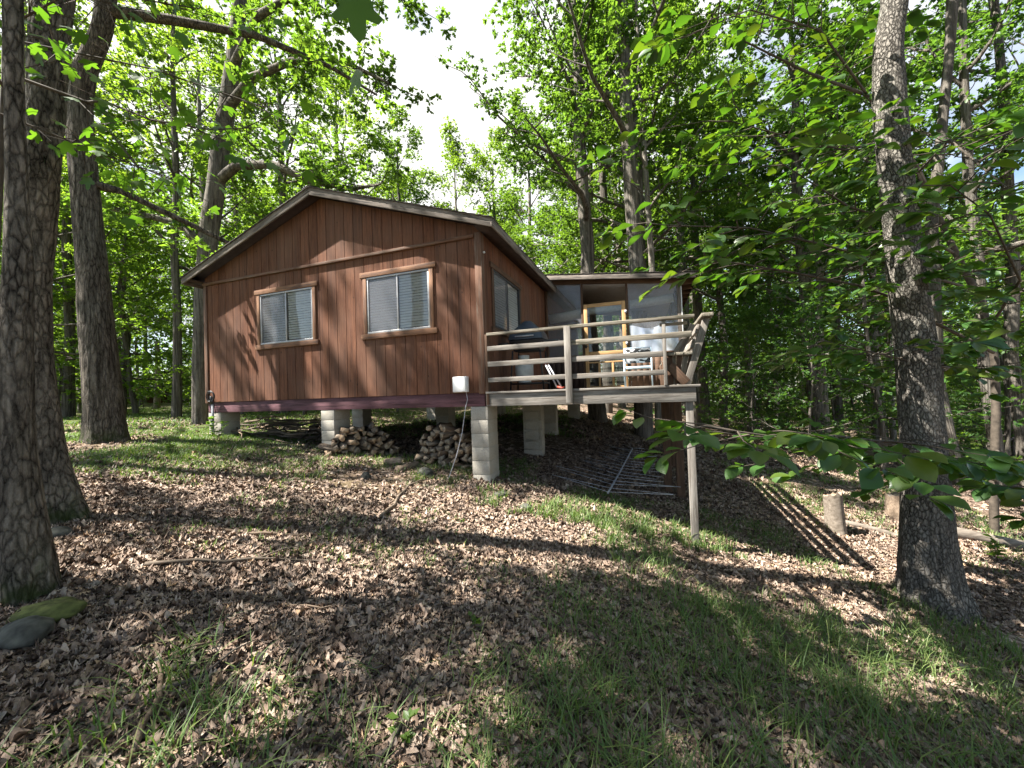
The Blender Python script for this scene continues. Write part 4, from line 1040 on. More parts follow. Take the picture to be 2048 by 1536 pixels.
post('post', 2.86, 1.9, -.217, M['wood_brown'], .13)
post('post', 2.66, 2.0, -.217, M['wood_brown'], .13)
post('post', 2.86, 3.9, -.217, M['wood_brown'], .12)
slab('rail_post', 1.28, 1.374, -.098, -.06, -.19, .895, g, dk)
slab('rail_post', 2.585, 2.629, -.056, .034, .010, .862, g, dk)
slab('rail_post', .035, .075, -.04, .05, -.19, .89, M['wood_brown'], dk)
for z0, z1, xe in ((.625, .705, 2.94), (.386, .468, 2.583), (.147, .222, 2.583)):
    slab('rail', .08, 1.33, -.058, -.022, z0 + .003, z1 - .003, g, dk)
    slab('rail', 1.334, xe, -.0575, -.0215, z0 + .001, z1 - .005, g if xe < 2.9 else gm, dk)
beam('cap_rail', (.08, -.03, .885), (1.335, -.03, .893), .09, .04, gm, dk)
beam('cap_rail', (1.337, -.03, .893), (2.98, -.03, .89), .09, .042, gm, dk)
slab('cap_rail', 2.56, 2.9, .02, .06, .80, .84, gm, dk)
# bench with leaning back along the outer edge
bn = bpy.data.objects.new('bench', None); COL.objects.link(bn); bn.parent = dk
for k in range(3): slab('seat_board', 2.64 + k * .105, 2.735 + k * .105, .0, 3.6, .40, .438, gm, bn)
for k, y in enumerate((.05, 1.25, 2.4, 3.5)):
    beam('back_support', (2.86, y, -.02), (3.13, y, .86), .04, .085, g, bn, up=(1, 0, 0))
    beam('seat_leg', (2.66, y + .05, .012), (2.66, y + .05, .40), .09, .04, M['wood_brown'], bn, up=(0, 1, 0))
for z, x in ((.55, 2.985), (.74, 3.045)): beam('back_board', (x - .02, .09, z), (x - .02, 3.6, z), .035, .12, g, bn, up=(.29, 0, 1))
beam('back_cap', (3.13, -.08, .89), (3.13, 3.65, .89), .14, .045, gm, bn)
beam('brace', (2.66, .03, .27), (2.86, .03, .03), .04, .12, M['wood_brown'], bn, up=(1, 0, 1))
for k in range(4): beam('skirt_board', (2.70 + k * .055, .12, .02), (2.72 + k * .075, .10, .395), .018, .06, M['wood_brown'] if k % 2 else gm, bn, up=(1, 0, 0))
beam('brace', (2.74, .02, .44), (2.90, .02, .70), .03, .06, g, bn, up=(1, 0, 0))
beam('brace', (2.80, .06, .44), (2.97, .06, .80), .03, .07, g, bn, up=(1, 0, 0))

# ------------------------------------------------------------------ screened porch
pc = thing('screened_porch', 'screened porch with low sloping roof and plastic sheeting behind the deck', 'porch', C0, RZ)
PY, PD = 4.0, 8.6
def pz(x): return 2.69 + (x - 0.3) * (-.11)      # fascia underside
mb = MB(); z0 = pz(-.6) + .09; z1 = pz(3.48) + .09
mb.prism([(-.6, PY - .27, z0), (3.48, PY - .27, z1), (3.48, PY - .27, z1 + .03), (-.6, PY - .27, z0 + .03)], (0, PD - PY + .5, 0))
mb.build('roof', M['soffit'], pc)
mb = MB()
for c in range(24):
    xa = 3.52 - c * .172; xb = xa - .20
    mb.prism([(xa, PY - .31, pz(xa) + .127 + .012), (xb, PY - .31, pz(xb) + .127), (xb, PY - .31, pz(xb) + .121), (xa, PY - .31, pz(xa) + .127)], (0, PD - PY + .58, 0))
mb.build('roof_shingle', M['shingle'], pc)
beam('fascia', (.15, PY - .285, pz(.15) + .05), (3.47, PY - .285, pz(3.47) + .05), .03, .115, M['wood_greydark'], pc)
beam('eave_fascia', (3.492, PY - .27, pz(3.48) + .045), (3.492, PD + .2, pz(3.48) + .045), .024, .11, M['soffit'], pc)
for k in range(9): slab('rafter_tail', 3.12, 3.478, PY + .1 + k * .5, PY + .14 + k * .5, pz(3.3) - .06, pz(3.48) + .08, M['wood_brown'], pc)
mb = MB(); mb.prism([(.02, PY + .03, pz(.02) - .02), (3.1, PY + .03, pz(3.1) - .02), (3.1, PY + .03, pz(3.1) - .01), (.02, PY + .03, pz(.02) - .01)], (0, PD - PY - .1, 0)); mb.build('ceiling', M['panel_grey'], pc)
beam('header', (.02, PY, pz(.02) - .0), (3.16, PY, pz(3.16) - .0), .08, .1, M['wood_brown'], pc)
slab('floor', .02, 3.16, PY, PD, -.2, .0, M['wood_brown'], pc)
dkb = M['wood_brown']
for x in (.945, 2.0): slab('stud', x - .025, x + .025, PY - .03, PY + .03, 0, pz(x) - .05, dkb, pc)
slab('corner_post', 3.09, 3.17, PY - .04, PY + .05, 0, pz(3.1) - .05, M['wood_greydark'], pc)
slab('corner_trim', 3.172, 3.19, PY - .05, PY - .03, .7, pz(3.1) - .05, M['white_box'], pc)
for y in (5.5, 7.0, 8.5): slab('stud', 3.1, 3.16, y - .03, y + .03, .0, pz(3.1) - .05, dkb, pc)
slab('stud', .03, .08, PY - .02, PY + .04, 0, pz(.05) - .05, dkb, pc)
# knee walls
mb = MB()
for k in range(8): mb.box(2.03 + k * .133, 2.155 + k * .133, PY - .02, PY + .0, .0, .76)
mb.build('knee_wall', M['wood_brown'], pc)
mb = MB()
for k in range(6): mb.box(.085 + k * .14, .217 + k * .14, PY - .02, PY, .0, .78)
mb.build('knee_wall', M['soffit'], pc)
mb = MB(); mb.box(3.12, 3.14, PY + .06, PD, 0, .8); mb.build('knee_wall', M['wood_brown'], pc)
slab('sill', 2.03, 3.09, PY - .05, PY + .03, .765, .80, dkb, pc); slab('sill', .08, .92, PY - .05, PY + .03, .785, .82, dkb, pc)
# screens and sheeting
mb = MB(); mb.add([(2.03, PY + .01, 1.32), (3.09, PY + .01, 1.32), (3.09, PY + .01, pz(3.09) - .05), (2.03, PY + .01, pz(2.03) - .05)], np.array([[0, 1, 2, 3]])); mb.build('insect_screen', M['screen'], pc)
mb = MB(); mb.add([(.08, PY + .01, .82), (.92, PY + .01, .82), (.92, PY + .01, pz(.92) - .05), (.08, PY + .01, pz(.08) - .05)], np.array([[0, 1, 2, 3]])); mb.build('insect_screen', M['screen'], pc)
xs = np.linspace(2.03, 3.09, 24); zs = np.linspace(.80, 1.40, 10)
V = np.array([(x, PY - .005 + .012 * math.sin(9 * x + 3 * z) + .01 * math.sin(23 * x), z + (.05 * math.sin(7 * x) if i_ == 9 else 0)) for i_, z in enumerate(zs) for x in xs])
q = np.array([[r_ * 24 + c, r_ * 24 + c + 1, r_ * 24 + 25 + c, r_ * 24 + 24 + c] for r_ in range(9) for c in range(23)])
link('plastic_sheet', fast_mesh('plastic_sheet', V, [q], True), pc, M['film'])
mb = MB(); mb.add([(3.13, PY + .08, .8), (3.13, PD, .8), (3.13, PD, pz(3.1) - .06), (3.13, PY + .08, pz(3.1) - .06)], np.array([[0, 1, 2, 3]])); mb.build('side_screen', M['screen'], pc)
mb = MB(); mb.add([(.02, PD, .0), (3.16, PD, .0), (3.16, PD, pz(3.1)), (.02, PD, pz(.02))], np.array([[0, 1, 2, 3]])); mb.build('rear_screen', M['screen'], pc)
# rolled-up shades
for a, b, zz, rr in ((2.06, 3.02, 1.93, .10), (1.0, 1.95, 1.86, .09), (.1, .9, 1.77, .12)):
    o = MB(); o.tube([(a, PY + .14, zz + .04), ((a + b) / 2, PY + .14, zz + .06), (b, PY + .14, zz + .1)], rr, 14); o.build('rolled_shade', M['shade_cloth'], pc, True)
# door
dr = bpy.data.objects.new('screen_door', None); COL.objects.link(dr); dr.parent = pc
nw = M['wood_new']; x0, x1, zt = .985, 1.96, 2.045; yd0, yd1 = PY - .065, PY - .033
slab('stile', x0, x0 + .085, yd0, yd1, .01, zt, nw, dr); slab('stile', x1 - .085, x1, yd0, yd1, .01, zt, nw, dr)
for za, zb in ((zt - .085, zt), (.80, .885), (.605, .64), (.01, .05)): slab('cross_rail', x0 + .087, x1 - .087, yd0 + .002, yd1 - .002, za, zb, nw, dr)
for xx in (1.285, 1.60): slab('baluster', xx, xx + .05, yd0 + .004, yd1 - .004, .05, .603, nw, dr)
mb = MB(); mb.add([(x0 + .06, PY - .046, .06), (x1 - .06, PY - .046, .06), (x1 - .06, PY - .046, zt - .06), (x0 + .06, PY - .046, zt - .06)], np.array([[0, 1, 2, 3]])); mb.build('door_glass', M['glass'], dr)
mb = MB(); mb.box(x0 + .01, x0 + .05, yd0 - .03, yd0 - .001, .98, 1.06); mb.tube([(x0 + .03, yd0 - .03, 1.02), (x0 + .03, yd0 - .06, 1.02), (x0 + .09, yd0 - .06, 1.02)], .009, 6); mb.build('handle', M['black'], dr)
for z in (.3, 1.0, 1.75):
    mb = MB(); mb.box(x1 - .02, x1 + .03, yd0 - .004, yd0 - .001, z, z + .07); mb.build('hinge', M['pipe'], dr)

# ------------------------------------------------------------------ things on the deck
gr = thing('gas_grill', 'black gas grill with peaked lid by the cabin wall on the deck', 'grill', W(.48, .85, .012), RZ)
mb = MB()
def taper(mb, z0, z1, a, b, c=None):
    (x0, x1, y0, y1), (X0, X1, Y0, Y1) = a, b
    mb.add([(x0, y0, z0), (x1, y0, z0), (x1, y1, z0), (x0, y1, z0), (X0, Y0, z1), (X1, Y0, z1), (X1, Y1, z1), (X0, Y1, z1)], np.array([[0, 3, 2, 1], [4, 5, 6, 7], [0, 1, 5, 4], [1, 2, 6, 5], [2, 3, 7, 6], [3, 0, 4, 7]]))
taper(mb, .66, .84, (-.22, .22, -.16, .16), (-.29, .29, -.22, .22)); mb.build('firebox', M['black'], gr, bevel=.008)
mb = MB(); taper(mb, .85, .97, (-.3, .3, -.23, .23), (-.27, .27, -.2, .2)); taper(mb, .971, 1.18, (-.27, .27, -.2, .2), (-.06, .06, -.06, .10)); mb.build('lid', mat_plain('grill_lid', (.035, .045, .06), .4, .5), gr, bevel=.01)
mb = MB(); mb.tube([(-.16, -.26, .9), (.16, -.26, .9)], .012, 8); mb.build('lid_handle', M['pipe'], gr)
for sx in (-1, 1):
    mb = MB(); mb.box(min(sx * .31, sx * .56), max(sx * .31, sx * .56), -.2, .2, .79, .815); mb.build('side_shelf', M['black'], gr, bevel=.004)
    for sy in (-1, 1):
        mb = MB(); mb.tube([(sx * .24, sy * .17, .67), (sx * .29, sy * .2, .0)], .014, 6); mb.build('leg', M['black'], gr)
mb = MB(); mb.box(-.3, .3, -.2, .2, .1, .125); mb.build('bottom_shelf', M['black'], gr)
for x in (-.1, .1):
    mb = MB(); mb.tube([(x, -.222, .75), (x, -.26, .75)], .025, 10); mb.build('knob', M['pipe'], gr)
pt = thing('propane_tank', 'grey-white propane tank standing under the black grill', 'gas tank', W(.40, .80, .145), RZ)
mb = MB(); mb.tube([(0, 0, .03), (0, 0, .06), (0, 0, .1), (0, 0, .3), (0, 0, .36), (0, 0, .385)], [.10, .14, .155, .155, .12, .05], 20); mb.build('tank', M['tank'], pt, True)
mb = MB(); mb.tube([(0, 0, .37), (0, 0, .46)], [.09, .09], 16, False); mb.build('collar', M['tank'], pt, True)
mb = MB(); mb.tube([(0, 0, 0), (0, 0, .05)], [.11, .11], 16, False); mb.build('foot_ring', M['tank'], pt, True)
lp = thing('loppers', 'long-handled loppers with red grips leaning by the deck rail', 'garden tool', W(.86, .42, .012), RZ)
for k, dx in enumerate((0, .07)):
    mb = MB(); mb.tube([(.18 + dx, 0, .03), (.0 + dx * .6, .03, .40)], .013, 8); mb.build('handle', M['pipe'], lp)
    mb = MB(); mb.tube([(.0 + dx * .6, .03, .40), (-.035 + dx * .6, .036, .47)], .019, 8); mb.build('grip', M['red_handle'], lp)
mb = MB(); mb.tube([(.19, 0, .035), (.26, -.01, .01), (.30, -.01, .03)], [.018, .02, .006], 6); mb.build('blade', M['red_handle'], lp)
fc = thing('folding_chair', 'pale blue metal chair with dark patterned back cushion by the screen door', 'chair', W(2.2, 3.35, .012), RZ)
bm_ = M['blue_metal']
for sx in (-.28, .28):
    for sy in (-.2, .2):
        mb = MB(); mb.tube([(sx, sy, 0), (sx, sy, .62 if sy < 0 else .86)], .014, 8); mb.build('leg', bm_, fc)
    mb = MB(); mb.tube([(sx, -.22, .62), (sx, .2, .62)], .016, 8); mb.build('armrest', bm_, fc)
mb = MB(); mb.box(-.27, .27, -.2, .2, .38, .43); mb.build('seat', bm_, fc, bevel=.01)
mb = MB(); mb.box(-.27, .27, .17, .23, .52, .84); 
m_, ns, ls = mat('patterned_cushion')
v = ns.new('ShaderNodeTexVoronoi'); v.inputs['Scale'].default_value = 13; ls.new(mapped(ns, ls, (1, 1, 1.5)), v.inputs['Vector'])
sp_ = ns.new('ShaderNodeSeparateColor'); ls.new(v.outputs['Color'], sp_.inputs[0])
rr_ = ramp(ns, [(0, (.03, .03, .03)), (.45, (.10, .09, .085)), (.5, (.5, .5, .5)), (1, (.62, .62, .62))], 'CONSTANT'); ls.new(sp_.outputs[0], rr_.inputs[0]); principled(ns, ls, rr_.outputs[0], .9)
mb.build('back_cushion', m_, fc, bevel=.02)
mb = MB(); mb.tube([(-.28, .2, .55), (.28, .2, .55)], .012, 6); mb.tube([(-.28, .2, .86), (.28, .2, .86)], .012, 6); mb.build('back_frame', bm_, fc)

# ------------------------------------------------------------------ things on the cabin front
eb = thing('utility_box', 'white plastic utility box on the cabin wall above the near corner pier', 'utility box', W(-.385, -.003, .0), RZ)
mb = MB(); mb.box(-.118, .118, -.10, 0, .015, .26); mb.build('body', M['white_box'], eb, bevel=.012)
mb = MB(); mb.box(-.112, .112, -.118, -.101, .022, .254); mb.build('cover', M['white_box'], eb, bevel=.008)
mb = MB(); mb.box(.119, .13, -.09, -.05, .09, .17); mb.build('latch', M['white_box'], eb, bevel=.003)
cb = thing('cable', 'thin pale cable dropping from the white utility box to the ground', 'cable', W(-.30, -.05, -.0), RZ)
p = W(-.55, -.25); zg = float(terr(p.x, p.y)) - C0.z
mb = MB(); mb.tube([(0, .0, .02), (0.005, .03, -.1), (-.005, -.03, -.22), (-.04, -.10, -.6), (-.12, -.16, -.95), (-.25, -.2, zg + .02), (-.34, -.26, zg - .03)], .0055, 6); o = mb.build('wire', M['pipe'], cb, True)
gp = thing('conduit_pipe', 'thin grey pipe with a dark coiled hose at the far corner pier', 'pipe', W(-6.03, -.06, .0), RZ)
p = W(-6.03, -.06); zg = float(terr(p.x, p.y)) - C0.z - .06
mb = MB(); mb.tube([(0, 0, zg), (0, 0, -.02)], .024, 10); mb.build('pipe', M['pipe'], gp, True)
for k in range(3):
    th = np.linspace(0, 6.28, 25); rr = .085 + .012 * k
    mb = MB(); mb.tube(np.stack([rr * np.cos(th), np.full(25, -.01 - .018 * k), .12 + rr * np.sin(th)], -1), .009, 5, False); mb.build('hose_coil', M['black'], gp, True)
mb = MB(); mb.tube([(.0, .0, -.04), (0, -.01, .06), (.0, -.03, .12)], [.03, .035, .02], 8); mb.build('valve', M['black'], gp, True)
mb = MB(); mb.tube([(.03, -.02, .05), (.09, -.03, -.05), (.12, -.02, -.2), (.07, .0, -.24)], .009, 5, False); mb.build('hose_tail', M['black'], gp, True)

# ------------------------------------------------------------------ firewood
def log_mesh(k, rgx):
    L = rgx.uniform(.36, .44); n = 7; a = []
    kind = k % 3
    if kind == 0: ang = np.array([0, 60, 120]) * 2 + rgx.uniform(-15, 15, 3); ang = np.array([90, 210, 330]) + rgx.uniform(-22, 22, 3); rr = rgx.uniform(.05, .085, 3)
    elif kind == 1: ang = np.array([45, 135, 225, 315]) + rgx.uniform(-18, 18, 4); rr = rgx.uniform(.042, .075, 4)
    else: ang = np.linspace(0, 360, 9)[:-1]; rr = rgx.uniform(.045, .05, 8)
    ring = np.stack([np.zeros(len(ang)), rr * np.cos(np.radians(ang)), rr * np.sin(np.radians(ang))], -1)
    mb = MB(); mb.prism(ring - np.array([L / 2, 0, 0]), (L, 0, 0))
    me = mb.mesh('firewood_log'); me.materials.append(M['split']); me.materials.append(M['log_bark']); me.materials.append(M['log_end'])
    # bark on one face
    nf = len(ang)
    me.polygons[0].material_index = 1; me.polygons[nf - 1].material_index = 1 if k % 2 else 0
    for pl in me.polygons:
        if abs(pl.normal.x) > .9: pl.material_index = 2
    if kind == 2:
        for q in range(nf): me.polygons[q].material_index = 1
    return me
rl = np.random.default_rng(8); LOGS = [log_mesh(k, rl) for k in range(9)]
def stack(cx, cy, az, width, rows, label, group, mound=.5, big=1.0):
    cnt = 0
    d = np.array([math.cos(az), math.sin(az)]); w = np.array([-d[1], d[0]])
    for r in range(rows):
        half = width / 2 * (1 - mound * (r / rows) ** 1.5); n = max(2, int(2 * half / (.112 * big)))
        for k in range(n):
            u = -half + (k + .5 + .5 * (r % 2)) * 2 * half / n
            if u > half: continue
            c = np.array([cx, cy]) + w * u + d * rl.normal() * .035
            z = float(terr(c[0], c[1])) + .045 + r * .086 * big + rl.normal() * .012
            o = bpy.data.objects.new('firewood_log', LOGS[(0, 1, 3, 4, 6, 7, 0, 4, 2)[rl.integers(0, 9)]]); COL.objects.link(o)
            o.location = (c[0], c[1], z); o.rotation_euler = (rl.uniform(0, 6.28), rl.normal() * .13, az + rl.normal() * .28 + (3.1416 if rl.random() < .5 else 0)); o.scale = (rl.uniform(.8, 1.2), big * rl.uniform(.75, 1.3), big * rl.uniform(.75, 1.3))
            tag(o, label, 'firewood', group); cnt += 1
    return cnt
stack(-2.82, 7.3, 2.2, 1.3, 6, 'split log in the browner firewood stack beside the middle front pier', 'logs of the browner firewood stack', mound=.6, big=1.0)
stack(-1.12, 6.85, 1.35, 1.02, 8, 'grey split log in the firewood stack against the near corner pier', 'logs of the grey firewood stack', mound=.42, big=1.0)
def loose_log(x, y, az, pitch, label, L, r, m, z=0.0):
    t = MB(); rgx = np.random.default_rng(int(abs(x * 100)) + 3); k = 8
    P = np.stack([np.linspace(-L / 2, L / 2, k), np.cumsum(rgx.normal(size=k)) * L * .012, np.cumsum(rgx.normal(size=k)) * L * .008], -1)
    t.tube(P, r * rgx.uniform(.85, 1.1, k), 14)
    o = t.build('log', m, None, True); o.location = (x, y, float(terr(x, y)) + z + r * .6); o.rotation_euler = (0, pitch, az); tag(o, label, 'log'); return o
loose_log(-1.75, 6.35, 1.2, .0, 'short grey log lying at the open end of the grey firewood stack', .5, .07, M['stick'])
loose_log(-2.05, 6.55, .2, .0, 'reddish chunk of wood between the two firewood stacks', .28, .075, M['split'])

# brush pile under the cabin
rb = np.random.default_rng(14)
for k in range(34):
    x, y = -5.0 + rb.normal() * .75, 8.75 + rb.normal() * .45
    L = rb.uniform(.9, 2.4); az = -.35 + rb.normal() * .35; n = 7
    pth = np.stack([np.linspace(-L / 2, L / 2, n), np.cumsum(rb.normal(size=n)) * .05, np.cumsum(rb.normal(size=n)) * .03], -1)
    mb = MB(); mb.tube(pth, np.linspace(rb.uniform(.018, .04), .008, n), 6)
    o = mb.build('branch', M['stick'], None, True); o.location = (x, y, float(terr(x, y)) + .045 + rb.uniform(0, .34)); o.rotation_euler = (0, rb.normal() * .08, az)
    tag(o, 'dead branch in the brush pile under the cabin', 'branch', 'branches of the brush pile under the cabin')

# tv antenna on the ground under the deck
an = thing('tv_antenna', 'old rod antenna lying on the leaves under the deck', 'antenna', (2.2, 7.6, float(terr(2.2, 7.6))))
A = np.array([1.45, 6.15]); B = np.array([2.85, 9.4]); o0 = np.array([2.2, 7.6, float(terr(2.2, 7.6))])
bp = [np.array([*(A + (B - A) * t), float(terr(*(A + (B - A) * t))) + .08]) - o0 for t in np.linspace(0, 1, 10)]
mb = MB(); mb.tube(np.array(bp), .017, 6); mb.build('boom', M['pipe'], an)
rr = np.random.default_rng(4)
dv = (B - A) / np.linalg.norm(B - A); pv = np.array([-dv[1], dv[0]])
for k in range(17):
    t = k / 16; c = A + (B - A) * t; h = 1.0 - .65 * t + rr.normal() * .08
    ends = []
    for sg in (-1, 1):
        e = c + sg * pv * h + dv * (.12 + rr.normal() * .1); ends.append(np.array([*e, max(float(terr(*e)) + .05, float(terr(*c)) + .045 + rr.normal() * .03)]) - o0)
    mid = np.array([*c, float(terr(*c)) + .10]) - o0
    mb = MB(); mb.tube(np.array([ends[0], mid, ends[1]]), .0045, 5); mb.build('rod', M['pipe'], an)

# ------------------------------------------------------------------ far cabin
fcx, fcy = -36.3, 41.0; fz_ = float(terr(-36.3, 41.0)) - .05
far = thing('far_cabin', 'small brown cabin with white-framed windows far off among the trees', 'cabin', (fcx, fcy, fz_), R(28))
mb = MB(); mb.box(-3.4, 3.4, 0, 5, -.4, 2.3); mb.prism([(-3.4, .0, 2.3), (3.4, 0, 2.3), (0, 0, 3.35)], (0, 5, 0)); mb.build('wall', M['siding'], far)
mb = MB()
for sg in (-1, 1): mb.prism([(sg * 3.8, -.3, 2.22), (0, -.3, 3.42), (0, -.3, 3.52), (sg * 3.8, -.3, 2.32)], (0, 5.6, 0))
mb.build('roof', M['shingle'], far)
for x in (-1.3, 1.1):
    w = bpy.data.objects.new('window', None); COL.objects.link(w); w.parent = far
    mb = MB(); mb.box(x - .5, x + .5, -.05, -.001, .95, 1.05); mb.box(x - .5, x + .5, -.05, -.001, 1.85, 1.95); mb.box(x - .5, x - .4, -.05, -.001, 1.05, 1.85); mb.box(x + .4, x + .5, -.05, -.001, 1.05, 1.85); mb.box(x - .03, x + .03, -.05, -.001, 1.05, 1.85); mb.build('frame', M['white_box'], w)
    mb = MB(); mb.box(x - .4, x + .4, -.03, -.002, 1.05, 1.85); mb.build('pane', M['alu_dark'], w)

# ------------------------------------------------------------------ stumps, logs, rocks, sticks
def stump(x, y, h, r, label, m, lean=0):
    rgx = np.random.default_rng(int(x * 50)); seg = 28; n = 12
    th = np.arange(seg) * 2 * np.pi / seg; z = np.linspace(-.15, h, n)
    rr = r * (1 + .35 * np.exp(-(z - z[0]) / .15))[:, None] * (1 + .05 * np.cos(3 * th + x) + .03 * rgx.normal(size=seg))[None]
    zz = z[:, None] + (np.linspace(0, 1, n) ** 4)[:, None] * (rgx.normal(size=seg) * .018 + .05 * np.cos(th + 1))[None]
    V = np.stack([rr * np.cos(th), rr * np.sin(th), zz], -1).reshape(-1, 3)
    i = np.arange(n - 1)[:, None] * seg; j = np.arange(seg)[None]
    F = np.stack([i + j, i + (j + 1) % seg, i + seg + (j + 1) % seg, i + seg + j], -1).reshape(-1, 4)
    t = thing('tree_stump', label, 'stump', (x, y, float(terr(x, y)))); t.rotation_euler = (0, lean, 0)
    link('trunk', fast_mesh('trunk', V, [F], True), t, m)
    mb = MB(); top = np.stack([rr[-1] * .99 * np.cos(th), rr[-1] * .99 * np.sin(th), zz[-1] - .012], -1)
    mb.add(np.concatenate([top, [[0, 0, h - .05]]]), np.array([[k, (k + 1) % seg, seg] for k in range(seg)])); mb.build('cut_face', M['split'], t)
stump(5.35, 6.55, .62, .135, 'knee-high weathered stump standing alone on the slope beyond the deck post', M['pale_log'], -.04)
stump(7.5, 7.6, .48, .22, 'pale wide stump half hidden behind the plated-bark oak', M['pale_log'])
def fallen(pts, r, label, m, name='fallen_log'):
    a = np.array([(x, y, float(terr(x, y)) + r * dz) for x, y, dz in pts]); t = np.linspace(0, 1, 14)
    P = np.array([at(a, k) for k in t]); o = np.array(P[0])
    mb = MB(); mb.tube(P - o, r * (1.05 - .45 * t) * np.random.default_rng(3).uniform(.92, 1.08, 14), 10)
    ob = mb.build(name, m, None, True); ob.location = o; tag(ob, label, 'log'); return ob
fallen([(5.75, 6.9, .6), (6.2, 6.75, .7), (6.9, 6.3, .5)], .06, 'thin bleached log lying from the lone stump down the slope', M['pale_log'])
fallen([(7.4, 7.1, .7), (8.6, 6.9, .7), (10.5, 6.7, .7)], .11, 'long pale fallen log behind the plated-bark oak', M['pale_log'])
def rock(x, y, r, label, m, sq=.6, seed=1, name='rock', cat='rock', dz=0):
    n1, n2 = 20, 28; ph = np.linspace(0, np.pi, n1); th = np.linspace(0, 2 * np.pi, n2, endpoint=False)
    S = np.stack([np.sin(ph)[:, None] * np.cos(th), np.sin(ph)[:, None] * np.sin(th), np.cos(ph)[:, None] * np.ones(n2)], -1)
    rr = 1 + .55 * (fbm(S * 1.6 + seed * 7, 3, seed) - .5)
    V = (S * rr[..., None] * r * np.array([1.15, .9, sq])).reshape(-1, 3)
    i = np.arange(n1 - 1)[:, None] * n2; j = np.arange(n2)[None]
    F = np.stack([i + j, i + n2 + j, i + n2 + (j + 1) % n2, i + (j + 1) % n2], -1).reshape(-1, 4)
    o = link(name, fast_mesh(name, V, [F], True), None, m); o.location = (x, y, float(terr(x, y)) + r * sq * .35 + dz); o.rotation_euler = (0, 0, seed * 1.3)
    tag(o, label, cat); return o
rock(-2.52, 2.0, .11, 'lichen-covered stone at the foot of the slim dark oak stem', M['stone'], .6, 2)
rock(-2.60, 2.16, .13, 'cushion of green moss beside the lichen-covered stone', M['moss'], .45, 5, 'moss_cushion', 'moss')
rock(-3.55, 3.0, .08, 'grey-green lichen stone against the foot of the thick cracked oak', M['stone'], .7, 3)
rock(-1.42, 6.15, .13, 'round grey stone in front of the grey firewood stack', M['stone'], .6, 4)
rock(-2.15, 5.6, .07, 'small upright grey stone on the litter before the firewood', M['stone'], 1.0, 6)
rock(.12, 5.2, .07, 'small dark stone on the litter in front of the near corner pier', M['stone'], .7, 7)
rock(-.22, 5.55, .10, 'flat brown stone at the foot of the near corner pier', M['stone'], .4, 8)
def stick(pts, r, label, m=None, forks=(), lift=.03, group=None):
    a = np.array([(x, y, float(gz(x, y)) + lift) for x, y in pts]); k = 10; t = np.linspace(0, 1, k)
    rgx = np.random.default_rng(int(abs(a[0, 0] * 977 + a[0, 1] * 133)))
    P = np.array([at(a, q) for q in t]) + rgx.normal(size=(k, 3)) * np.array([.012, .012, .006]); o = P[0].copy()
    mb = MB(); mb.tube(P - o, r * (1.1 - .75 * t), 6)
    for f_, dx, dy in forks:
        p = at(P, f_); mb.tube(np.array([p, p + np.array([dx * .5, dy * .5, .03]), p + np.array([dx, dy, .02])]) - o, [r * .6, r * .45, r * .2], 5)
    ob = mb.build('fallen_stick', m or M['stick'], None, True); ob.location = o; tag(ob, label, 'stick', group)
    return ob
stick([(-1.50, 1.50), (-1.62, 1.72), (-1.78, 1.92), (-2.03, 2.19), (-2.15, 2.5)], .013, 'long crooked grey stick with side twigs near the bottom edge', forks=((.45, .22, .12), (.7, -.18, .1)), lift=.03)
stick([(-1.66, 1.72), (-1.55, 1.92), (-1.62, 2.14)], .012, 'pale forked stick crossing the long crooked grey stick', forks=((.5, .1, .2),))
stick([(-2.6, 2.75), (-2.0, 3.0), (-1.35, 3.15)], .013, 'grey branch lying on the litter right of the thick cracked oak', forks=((.5, .3, .2),))
stick([(-2.9, 3.35), (-2.2, 3.45), (-1.7, 3.6)], .016, 'knobbly thin branch beyond the grey branch by the oak')
stick([(-1.49, 4.24), (-1.46, 4.7), (-1.48, 5.2), (-1.50, 5.93)], .02, 'dark branch lying lengthwise on the litter before the grey firewood', forks=((.4, -.3, .3), (.7, .25, .2)))
stick([(-2.45, 4.4), (-2.1, 4.1), (-1.75, 3.95)], .014, 'thin pale stick slanting on the litter in front of the cabin')
stick([(-1.9, 2.6), (-1.5, 2.5), (-1.1, 2.55)], .01, 'short thin twig on the shaded litter')
stick([(-.62, 1.62), (-.55, 1.9), (-.60, 2.2)], .012, 'mottled lichen twig on the litter in the middle near the bottom')
stick([(.75, 1.75), (.95, 1.88), (1.08, 2.0)], .011, 'short bare stick lying in the long grass')
stick([(1.35, 1.55), (1.6, 1.62), (1.95, 1.58)], .008, 'very thin pale twig in the grass by the bottom edge')
stick([(2.8, 5.4), (3.4, 6.1), (3.9, 6.5)], .02, 'grey forked twig on the bare slope beyond the deck post', forks=((.6, .2, .25),))
stick([(3.2, 4.5), (3.6, 4.4), (4.0, 4.2)], .012, 'thin twig near the foot of the plated-bark oak')
stick([(4.0, 3.0), (4.4, 3.05), (4.8, 3.2)], .016, 'broken dark stick on the litter in front of the plated-bark oak', forks=((.5, .2, -.12),))
rs = np.random.default_rng(40)
for k in range(95):
    y = rs.uniform(1.5, 6.0); x = rs.uniform(-3.2, 3.4)
    L = rs.uniform(.12, .45); az = rs.uniform(0, 6.28)
    stick([(x, y), (x + L * .5 * math.cos(az), y + L * .5 * math.sin(az)), (x + L * math.cos(az + .25), y + L * math.sin(az + .25))], rs.uniform(.003, .007), 'small dead twig lying among the fallen leaves', lift=.025, group='twigs among the fallen leaves')
